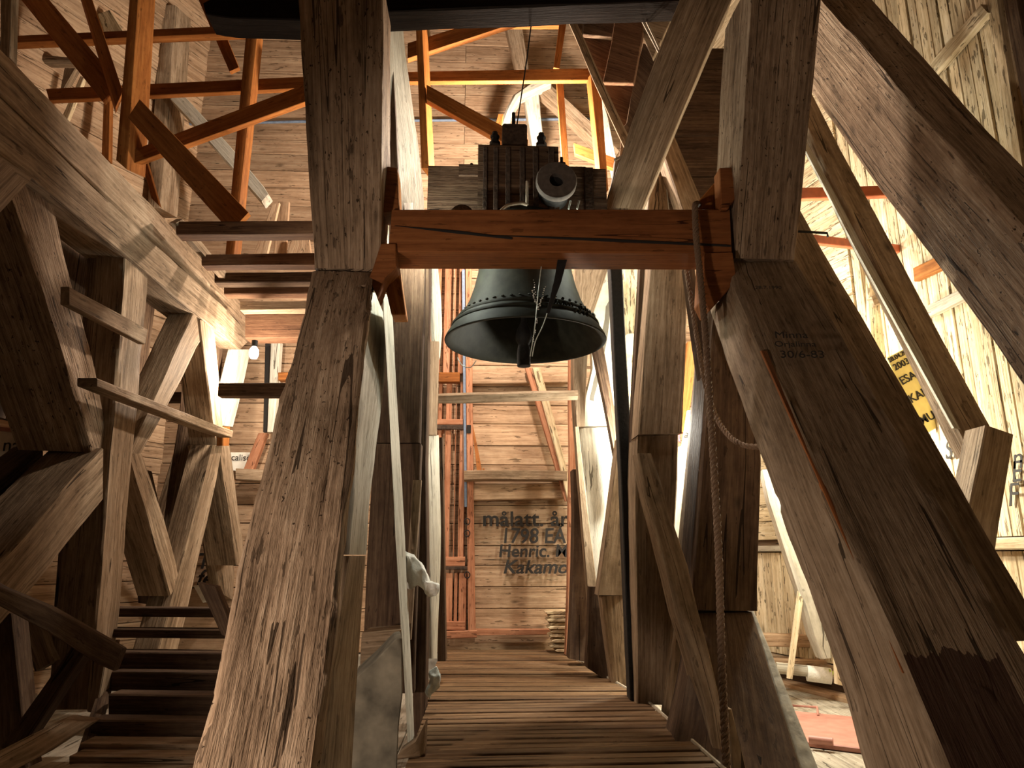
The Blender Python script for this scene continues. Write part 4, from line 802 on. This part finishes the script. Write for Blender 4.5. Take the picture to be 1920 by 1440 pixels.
for k in range(13):
    y0 = 3.3+k*.27
    box3('board', (-3.30, y0, 1.9 if y0 > 4.2 else 1.2), (-3.26, y0+.262, 3.55), DARKW, sb, ch=.006, step=50)
# lamp by the beam end
lf = empty('work_lamp', P(476, 662, Y=6.45), 'small glaring lamp at the far end of the left plate beams', 'lamp')
c_ = P(476, 662, Y=6.45)
put('bulb', lathe([(0, -.055), (.03, -.05), (.042, -.02), (.04, .03), (.02, .06), (0, .062)], 20, c_), EMIT, lf)
put('lamp_socket', lathe([(0, .06), (.026, .06), (.028, .12), (0, .12)], 16, c_), IRON, lf)
# wall papers and back wall left
pp = poly('poster', [(-20, 806), (46, 812), (45, 1000), (-20, 1000)], Y=6.25, t=(0, .02, 0), mat=PAPER, label='white lettered board with a red top stripe at the far left edge', cat='sign')
poly('stripe', [(-20, 798), (46, 804), (46, 812), (-20, 806)], Y=6.24, t=(0, .02, 0), mat=REDPL, parent=pp)
text('naa', P(3, 846, Y=6.235), .16, INK, pp)
pp = poly('poster', [(428, 848), (474, 848), (462, 884), (430, 882)], Y=8.1, t=(0, .02, 0), mat=PAPER, label='small white lettered paper on the back wall right of the lit braces', cat='sign')
text('calisö', P(433, 863, Y=8.09), .10, INK, pp)
wall_text('Tu', 366, 1066, .24, .2); wall_text('fe', 366, 1098, .24, .3)
poly('poster', [(362, 1098), (378, 1096), (398, 1128), (380, 1130)], Y=8.1, t=(0, .02, 0), mat=PAPER, label='torn white paper low on the back wall behind the left frame', cat='paper')
T('rear_shelf', 'short grey board end with an orange mark, just left of the huge strut', 'board', [(442, 878, 442, 899), (500, 880, 500, 903)], Y=7.9, t=(0, .25, 0), mat=OLD)
T('rear_brace', 'slanting brown board above the short grey board end', 'brace', [(484, 812, 500, 812), (456, 880, 474, 880)], Y=8.05, t=(0, .1, 0), mat=DOORW)
T('rear_batten', 'blue grey lit batten on the back wall left of the huge strut', 'batten', [(507, 640, 525, 640), (505, 720, 521, 720), (500, 810, 512, 810)], Y=8.0, t=(0, .12, 0), mat=PALE)
T('rear_batten', 'black narrow batten beside the blue grey one on the back wall', 'batten', [(497, 640, 506, 640), (493, 810, 500, 810)], Y=8.1, t=(0, .05, 0), mat=INK)
poly('orange_block', [(521, 698), (540, 698), (540, 713), (521, 713)], Y=7.9, t=(0, .1, 0), mat=ORANGE, label='small orange block just left of the huge strut, beside the blue grey batten', cat='block')
# lower left: rail, steps
T('hand_rail', 'dark level-topped rail sloping down from the left edge, with an orange end', 'rail', [(-30, 1086, -30, 1120), (0, 1108, 0, 1140), (100, 1128, 90, 1180), (200, 1200, 180, 1250), (226, 1222, 214, 1256)], Y=[3.6, 3.7, 3.9, 4.2, 4.3], t=(0, .06, 0), mat=DARKW)
T('hand_rail', 'grey lit rail sloping up from the bottom left corner', 'rail', [(-20, 1418, -20, 1462), (60, 1376, 80, 1424), (118, 1348, 170, 1352)], Y=[3.3, 3.6, 3.9], t=(0, .1, 0), mat=OLD)
T('low_brace', 'dark brace crossing at the lower left under the sloping rail', 'brace', [(150, 1190, 176, 1200), (80, 1290, 108, 1300), (0, 1400, 30, 1420)], Y=4.4, t=(0, .12, 0), mat=DARKW)
T('low_brace', 'brown leaning board in the shade at the far lower left', 'brace', [(10, 1110, 50, 1130), (36, 1180, 84, 1180), (64, 1260, 100, 1240)], Y=4.9, t=(0, .1, 0), mat=OLD)
T('low_post', 'dark upright between the sloping rail and the corner, lower left', 'post', [(-20, 1150, 22, 1150), (-14, 1300, 40, 1300), (-10, 1440, 50, 1440)], Y=4.6, t=(0, .15, 0), mat=DARKW)
T('low_post', 'stubby lit post with yellow grain beneath the sloping rail', 'post', [(170, 1228, 200, 1228), (166, 1290, 190, 1290), (162, 1334, 180, 1338)], Y=4.8, t=(0, .15, 0), mat=OLD)
stp = empty('steep_stair', P(300, 1400, Y=4.0), 'shadowed steep stair of broad dark treads at the lower left', 'stair')
for i, (xa, xb, y0, y1, yy, m_) in enumerate(((96, 425, 1139, 1156, 5.3, DARKW), (176, 425, 1179, 1196, 5.2, DARKW), (212, 420, 1222, 1256, 5.05, DARKW), (208, 415, 1260, 1296, 4.9, DARKW), (204, 405, 1302, 1344, 4.7, DARKW), (170, 400, 1350, 1384, 4.5, DARKW), (150, 390, 1394, 1410, 4.3, OLD), (130, 380, 1418, 1434, 4.15, OLD), (110, 380, 1446, 1476, 4.0, OLD))):
    T('tread', '', '', [(xa, y0, xa, y1), (xb, y0+2, xb, y1+2)], Y=yy, t=(0, .16, 0), mat=m_, parent=stp, step=.3)
T('stringer', '', '', [(200, 1200, 214, 1200), (190, 1300, 208, 1300), (130, 1440, 160, 1450)], Y=[5.3, 4.9, 4.2], t=(0, .06, 0), mat=DARKW, parent=stp)
T('dark_prop', 'black prop leaning on the back of the huge strut above the stair', 'brace', [(368, 1092, 404, 1100), (392, 1140, 428, 1150), (414, 1190, 440, 1200)], Y=4.6, t=(0, .08, 0), mat=DARKW)

# ------------------------------------------------------------------ PLATFORM JOISTS between left frame and upper left post
for i, (xa, xb, y0, y1, yy, m_, lab) in enumerate(((330, 620, 415, 439, 5.0, JOIST, 'topmost and nearest dark joist of the left platform, under the slanting orange brace'),
      (378, 620, 476, 497, 5.55, JOIST, 'second dark joist from the top of the left platform'),
      (402, 620, 511, 530, 6.0, DARKW, 'black joist in the middle of the left platform'),
      (420, 620, 522, 552, 6.2, JOIST, 'brown board joist just below the black joist of the left platform'),
      (450, 600, 565, 582, 6.55, OLD, 'grey thin joist near the far end of the left platform'),
      (460, 600, 583, 634, 6.8, JOIST, 'lowest and farthest thick beam of the left platform with a lit lower edge'))):
    T('platform_joist', lab, 'joist', [(xa, y0, xa, y1), (xb, y0-2, xb, y1-2)], Y=yy, t=(0, .13 if i != 5 else .2, 0), mat=m_)
T('joist_end', 'slim dark board end sloping beside the plate beam at the platform corner', 'board', [(330, 418, 344, 410), (400, 500, 412, 498), (456, 560, 468, 558)], X=-2.3, t=(-.05, 0, 0), mat=OLD)
T('tilted_board', 'left one of three short tilted boards behind the platform joists', 'board', [(510, 384, 524, 380), (474, 480, 500, 480)], Y=7.4, t=(0, .05, 0), mat=WALL)
T('tilted_board', 'middle one of three short tilted boards behind the platform joists', 'board', [(522, 378, 542, 378), (512, 480, 536, 480)], Y=7.5, t=(0, .05, 0), mat=WALL)
T('tilted_board', 'right one of three short tilted boards, widest, behind the platform joists', 'board', [(546, 448, 580, 448), (536, 480, 584, 480)], Y=7.45, t=(0, .05, 0), mat=WALL)

# ------------------------------------------------------------------ DARK TOP BEAM and ORANGE TRUSS
T('top_beam', 'black silhouetted beam with a broken end along the very top, left of the upper post', 'beam', [(383, 14, 386, 20), (398, -4, 404, 30), (440, -30, 432, 40), (500, -40, 500, 37), (600, -44, 600, 36)], Y=4.5, t=(0, .22, 0), mat=SILH, hew=.02)
T('top_beam', 'black silhouetted beam along the very top, right of the upper post', 'beam', [(700, -50, 700, 24), (900, -50, 900, 14), (1050, -50, 1050, 9), (1290, -50, 1290, 2)], Y=4.6, t=(0, .22, 0), mat=SILH, hew=.01)
def O(lab, sta, Y, t=.08, cat='brace', mat=None, name='truss_brace', tx=0.):
    return T(name, lab, cat, sta, Y=Y, t=(tx, t, 0), mat=mat or ORANGE, hew=.001, step=.6, ch=.004, bend=0)
O('uppermost level orange rail of the truss, left part', [(18, 66, 18, 80), (300, 56, 300, 68), (620, 38, 620, 54)], 6.3, .10, 'rail', name='truss_rail')
O('uppermost level orange rail of the truss, right part below the black beam', [(740, 28, 740, 48), (1048, 28, 1048, 48)], 6.45, .06, 'rail', name='truss_rail')
O('second level orange rail of the truss, left part', [(86, 166, 92, 187), (300, 156, 300, 180), (620, 141, 620, 162)], 6.3, .06, 'rail', name='truss_rail')
O('second level orange rail of the truss, right part, bright at its end', [(740, 135, 740, 153), (900, 131, 900, 152), (1106, 128, 1106, 150)], 6.35, .06, 'rail', name='truss_rail')
O('broad orange brace falling from the top left corner to the truss joint', [(24, -20, 76, -20), (192, 190, 224, 156)], 6.1, .06)
O('narrower brown orange brace right of the broad one, meeting the joint', [(148, -20, 166, -20), (176, 60, 196, 60), (196, 130, 212, 120), (216, 200, 230, 170)], 6.0, .12, tx=-.06)
O('tall two sided orange upright of the truss, left', [(244, -20, 262, -20), (236, 80, 252, 80), (226, 180, 244, 180), (218, 300, 240, 318)], 5.9, .14, 'post', name='truss_post', tx=.10)
O('long orange brace falling from the joint to the platform joists', [(240, 220, 262, 186), (432, 434, 466, 398)], 5.8, .07)
O('orange brace rising right from the foot of the tall upright', [(240, 286, 240, 312), (300, 262, 300, 288), (400, 220, 400, 250), (500, 185, 500, 216), (590, 152, 590, 186)], 5.95, .07)
O('dark orange upright between the rails, left of the upper post', [(460, 62, 480, 62), (450, 180, 472, 180), (442, 290, 460, 290), (430, 400, 448, 400), (420, 480, 436, 480)], 6.2, .10, 'post', name='truss_post', tx=.03)
O('bright slim brace dropping from the top towards the dark upright', [(368, -10, 392, -12), (430, 134, 448, 126)], 6.4, .05)
O('pinkish slim upright left of the tall two sided upright', [(194, 184, 206, 184), (190, 300, 204, 300)], 7.0, .08, 'post', name='truss_post')
O('slim orange board from the tall upright down to the plate beam', [(250, 230, 256, 230), (262, 310, 276, 310), (286, 370, 300, 386)], 6.15, .05)
O('dark corner post with an orange side at the top left edge', [(0, -20, 22, -20), (2, 60, 20, 60), (0, 105, 18, 108)], 5.4, .1, 'post', mat=OLD, name='truss_post')
O('tall orange upright of the truss right of the upper post', [(778, 10, 790, 10), (782, 120, 794, 120), (786, 220, 800, 220), (790, 315, 804, 315)], 6.1, .14, 'post', name='truss_post', tx=.05)
O('light slim board beside the tall upright under the second rail', [(788, 12, 800, 12), (800, 70, 808, 70)], 6.25, .05, 'board', mat=WALLR)
O('orange brace rising right from the tall upright to the black beam', [(765, 82, 765, 112), (800, 70, 800, 97), (900, 34, 900, 62), (1000, 6, 1000, 34), (1050, -6, 1056, 14)], 6.25, .07)
O('orange brace falling right from the tall upright behind the headstock', [(800, 158, 800, 186), (860, 192, 860, 220), (945, 236, 945, 272), (990, 262, 990, 290)], 6.05, .08)
O('bright orange leaning upright between the two rails, right', [(1051, 26, 1064, 32), (1044, 80, 1056, 80), (1038, 126, 1049, 128)], 6.4, .07, 'post', name='truss_post')
O('bright orange upright below the second rail, right of the cable', [(1044, 152, 1056, 152), (1048, 230, 1062, 230), (1055, 316, 1067, 316)], 6.5, .05, 'post', name='truss_post')
O('dark and bright orange upright at the right end of the truss', [(1108, 140, 1126, 140), (1114, 220, 1131, 230), (1122, 312, 1138, 322), (1132, 370, 1142, 356)], 6.3, .09, 'post', name='truss_post', tx=-.03)
O('short bright orange brace low at the right end of the truss', [(1076, 268, 1079, 288), (1118, 282, 1118, 304), (1158, 298, 1156, 318)], 6.7, .06)
O('small orange board end left of the headstock cap', [(934, 214, 944, 214), (928, 236, 940, 240)], 6.6, .05, 'board')
# old grey timbers behind the truss
T('wall_post', 'tall grey post with a bright right side against the upper back wall', 'post', [(302, 10, 328, 10), (294, 120, 322, 120), (286, 240, 312, 240), (276, 390, 300, 390)], Y=7.7, t=(.10, .25, 0), mat=OLD)
T('wall_post', 'pale brace falling right from the tall grey post on the upper back wall', 'brace', [(318, 186, 340, 178), (370, 240, 388, 224), (420, 296, 440, 276), (476, 362, 496, 350), (490, 378, 500, 366)], Y=7.6, t=(0, .18, 0), mat=PALE)
T('wall_post', 'grey post behind the cable reaching down to the curved timber', 'post', [(948, 44, 978, 44), (956, 80, 984, 80), (968, 130, 992, 130)], Y=7.8, t=(0, .15, 0), mat=OLD)
T('wall_post', 'light grey post leaning behind the headstock cap', 'post', [(982, 172, 1010, 172), (990, 220, 1014, 220), (998, 272, 1020, 268)], Y=7.6, t=(0, .2, 0), mat=PALE)
T('curved_brace', 'curved pale timber bending left behind the headstock cap', 'brace', [(1030, 140, 1034, 156), (990, 156, 1000, 172), (962, 176, 978, 182), (948, 204, 964, 204), (936, 236, 952, 240)], Y=7.5, t=(0, .16, 0), mat=PALE, ch=.03, bend=1)
T('curved_brace', 'grey brace falling right behind the bright orange uprights', 'brace', [(1012, 170, 1030, 158), (1060, 210, 1076, 196), (1110, 258, 1126, 240), (1150, 300, 1160, 284)], Y=7.6, t=(0, .2, 0), mat=OLD)
T('wall_post', 'slim pale board sloping along the boarding right of the truss end', 'board', [(1100, 150, 1116, 148), (1130, 220, 1146, 220), (1140, 300, 1156, 296), (1150, 340, 1160, 336)], Y=7.2, t=(0, .06, 0), mat=PALE)
T('loft_brace', 'pale narrow brace behind the broad orange brace, top left', 'brace', [(76, -12, 92, -12), (110, 36, 124, 32), (150, 84, 156, 78)], Y=6.9, t=(0, .08, 0), mat=PALE)
T('loft_brace', 'pale wide board with a black notch between the two top left uprights', 'board', [(184, 26, 206, 18), (192, 60, 224, 50), (206, 80, 240, 70)], Y=7.0, t=(0, .06, 0), mat=WALLR)
T('loft_beam', 'grey barked log lying level under the topmost rail at the left', 'log', [(10, 96, 10, 112), (80, 98, 80, 118), (138, 106, 138, 116)], Y=6.6, t=(0, .12, 0), mat=OLD, ch=.03)
T('loft_beam', 'dark board in the shadow at the top left, above the level log', 'board', [(50, 44, 44, 66), (100, 52, 104, 72)], Y=6.9, t=(0, .1, 0), mat=DARKW)
T('loft_brace', 'slanting grey board bundle left of the pale stick, top left', 'board', [(96, 168, 120, 168), (110, 126, 140, 128), (128, 112, 152, 118)], Y=6.8, t=(0, .08, 0), mat=OLD)
T('loft_brace', 'pale stick leaning by the upper left plate beam', 'stick', [(112, 226, 126, 226), (134, 180, 142, 184), (150, 142, 158, 146)], Y=6.7, t=(0, .05, 0), mat=WALLR)
T('loft_brace', 'dark shadowed board on the back wall beside the pinkish upright', 'board', [(172, 186, 182, 186), (176, 300, 186, 300)], Y=7.4, t=(0, .05, 0), mat=OLD)

# ------------------------------------------------------------------ smaller additions
rs_ = bpy.data.objects['raking_strut.001']
sA = [(1376, 490), (1378, 545), (1422, 660), (1490, 800), (1560, 950), (1640, 1120), (1700, 1260), (1775, 1460), (1830, 1600)]
eA = straight(sA, .35); yA = [4.34, 4.1, 3.7, 3.3, 2.95, 2.65, 2.42, 2.15, 2.0]
T('split_edge', '', '', [(x-2, y, x+(4 if k % 2 else 9), y+1) for k, (x, y) in list(enumerate(eA))[2:7]], Y=[v-.001 for v in yA[2:7]], t=(0, .02, 0), mat=REDP, parent=rs_, hew=.004, bend=1)
ts_ = bpy.data.objects['thin_strut']
T('lit_edge', '', '', [(1502, 250, 1514, 266), (1556, 368, 1576, 374), (1594, 468, 1616, 470), (1698, 640, 1716, 640), (1794, 800, 1812, 806)], Y=[5.12, 4.92, 4.75, 4.52, 4.3], t=(0, .03, 0), mat=PALE, parent=ts_, hew=.002, bend=.2)  # lit left face of the strut put in as a pale strip
for s_, px, py, sz in (('SM', 1772, 862, .20), ('22', 1792, 903, .13), ('E', 1896, 905, .20), ('F', 1889, 950, .22), ('n', 1898, 880, .2)):
    text(s_, P(px, py, X=3.565), sz, INK, wr, right=Vector((0, -1, 0)), shear=.3)
bk_ = empty('metal_bracket', P(1664, 278, X=3.5), 'small white metal bracket on the right wall above the orange bars', 'bracket')
for q in (((1646, 274), (1662, 262)), ((1646, 274), (1650, 284)), ((1662, 270), (1672, 298)), ((1655, 274), (1668, 274))):
    put('arm', tube([P(*q[0], X=3.5), P(*q[1], X=3.5)], .014, 6), WHITE, bk_)
put('iron_pin', tube([P(1480, 433, Y=4.6), P(1551, 437, Y=4.6), P(1552, 444, Y=4.6)], .009, 6), IRON, None, 'thin iron pin sticking out right of the upper right post foot', 'pin')
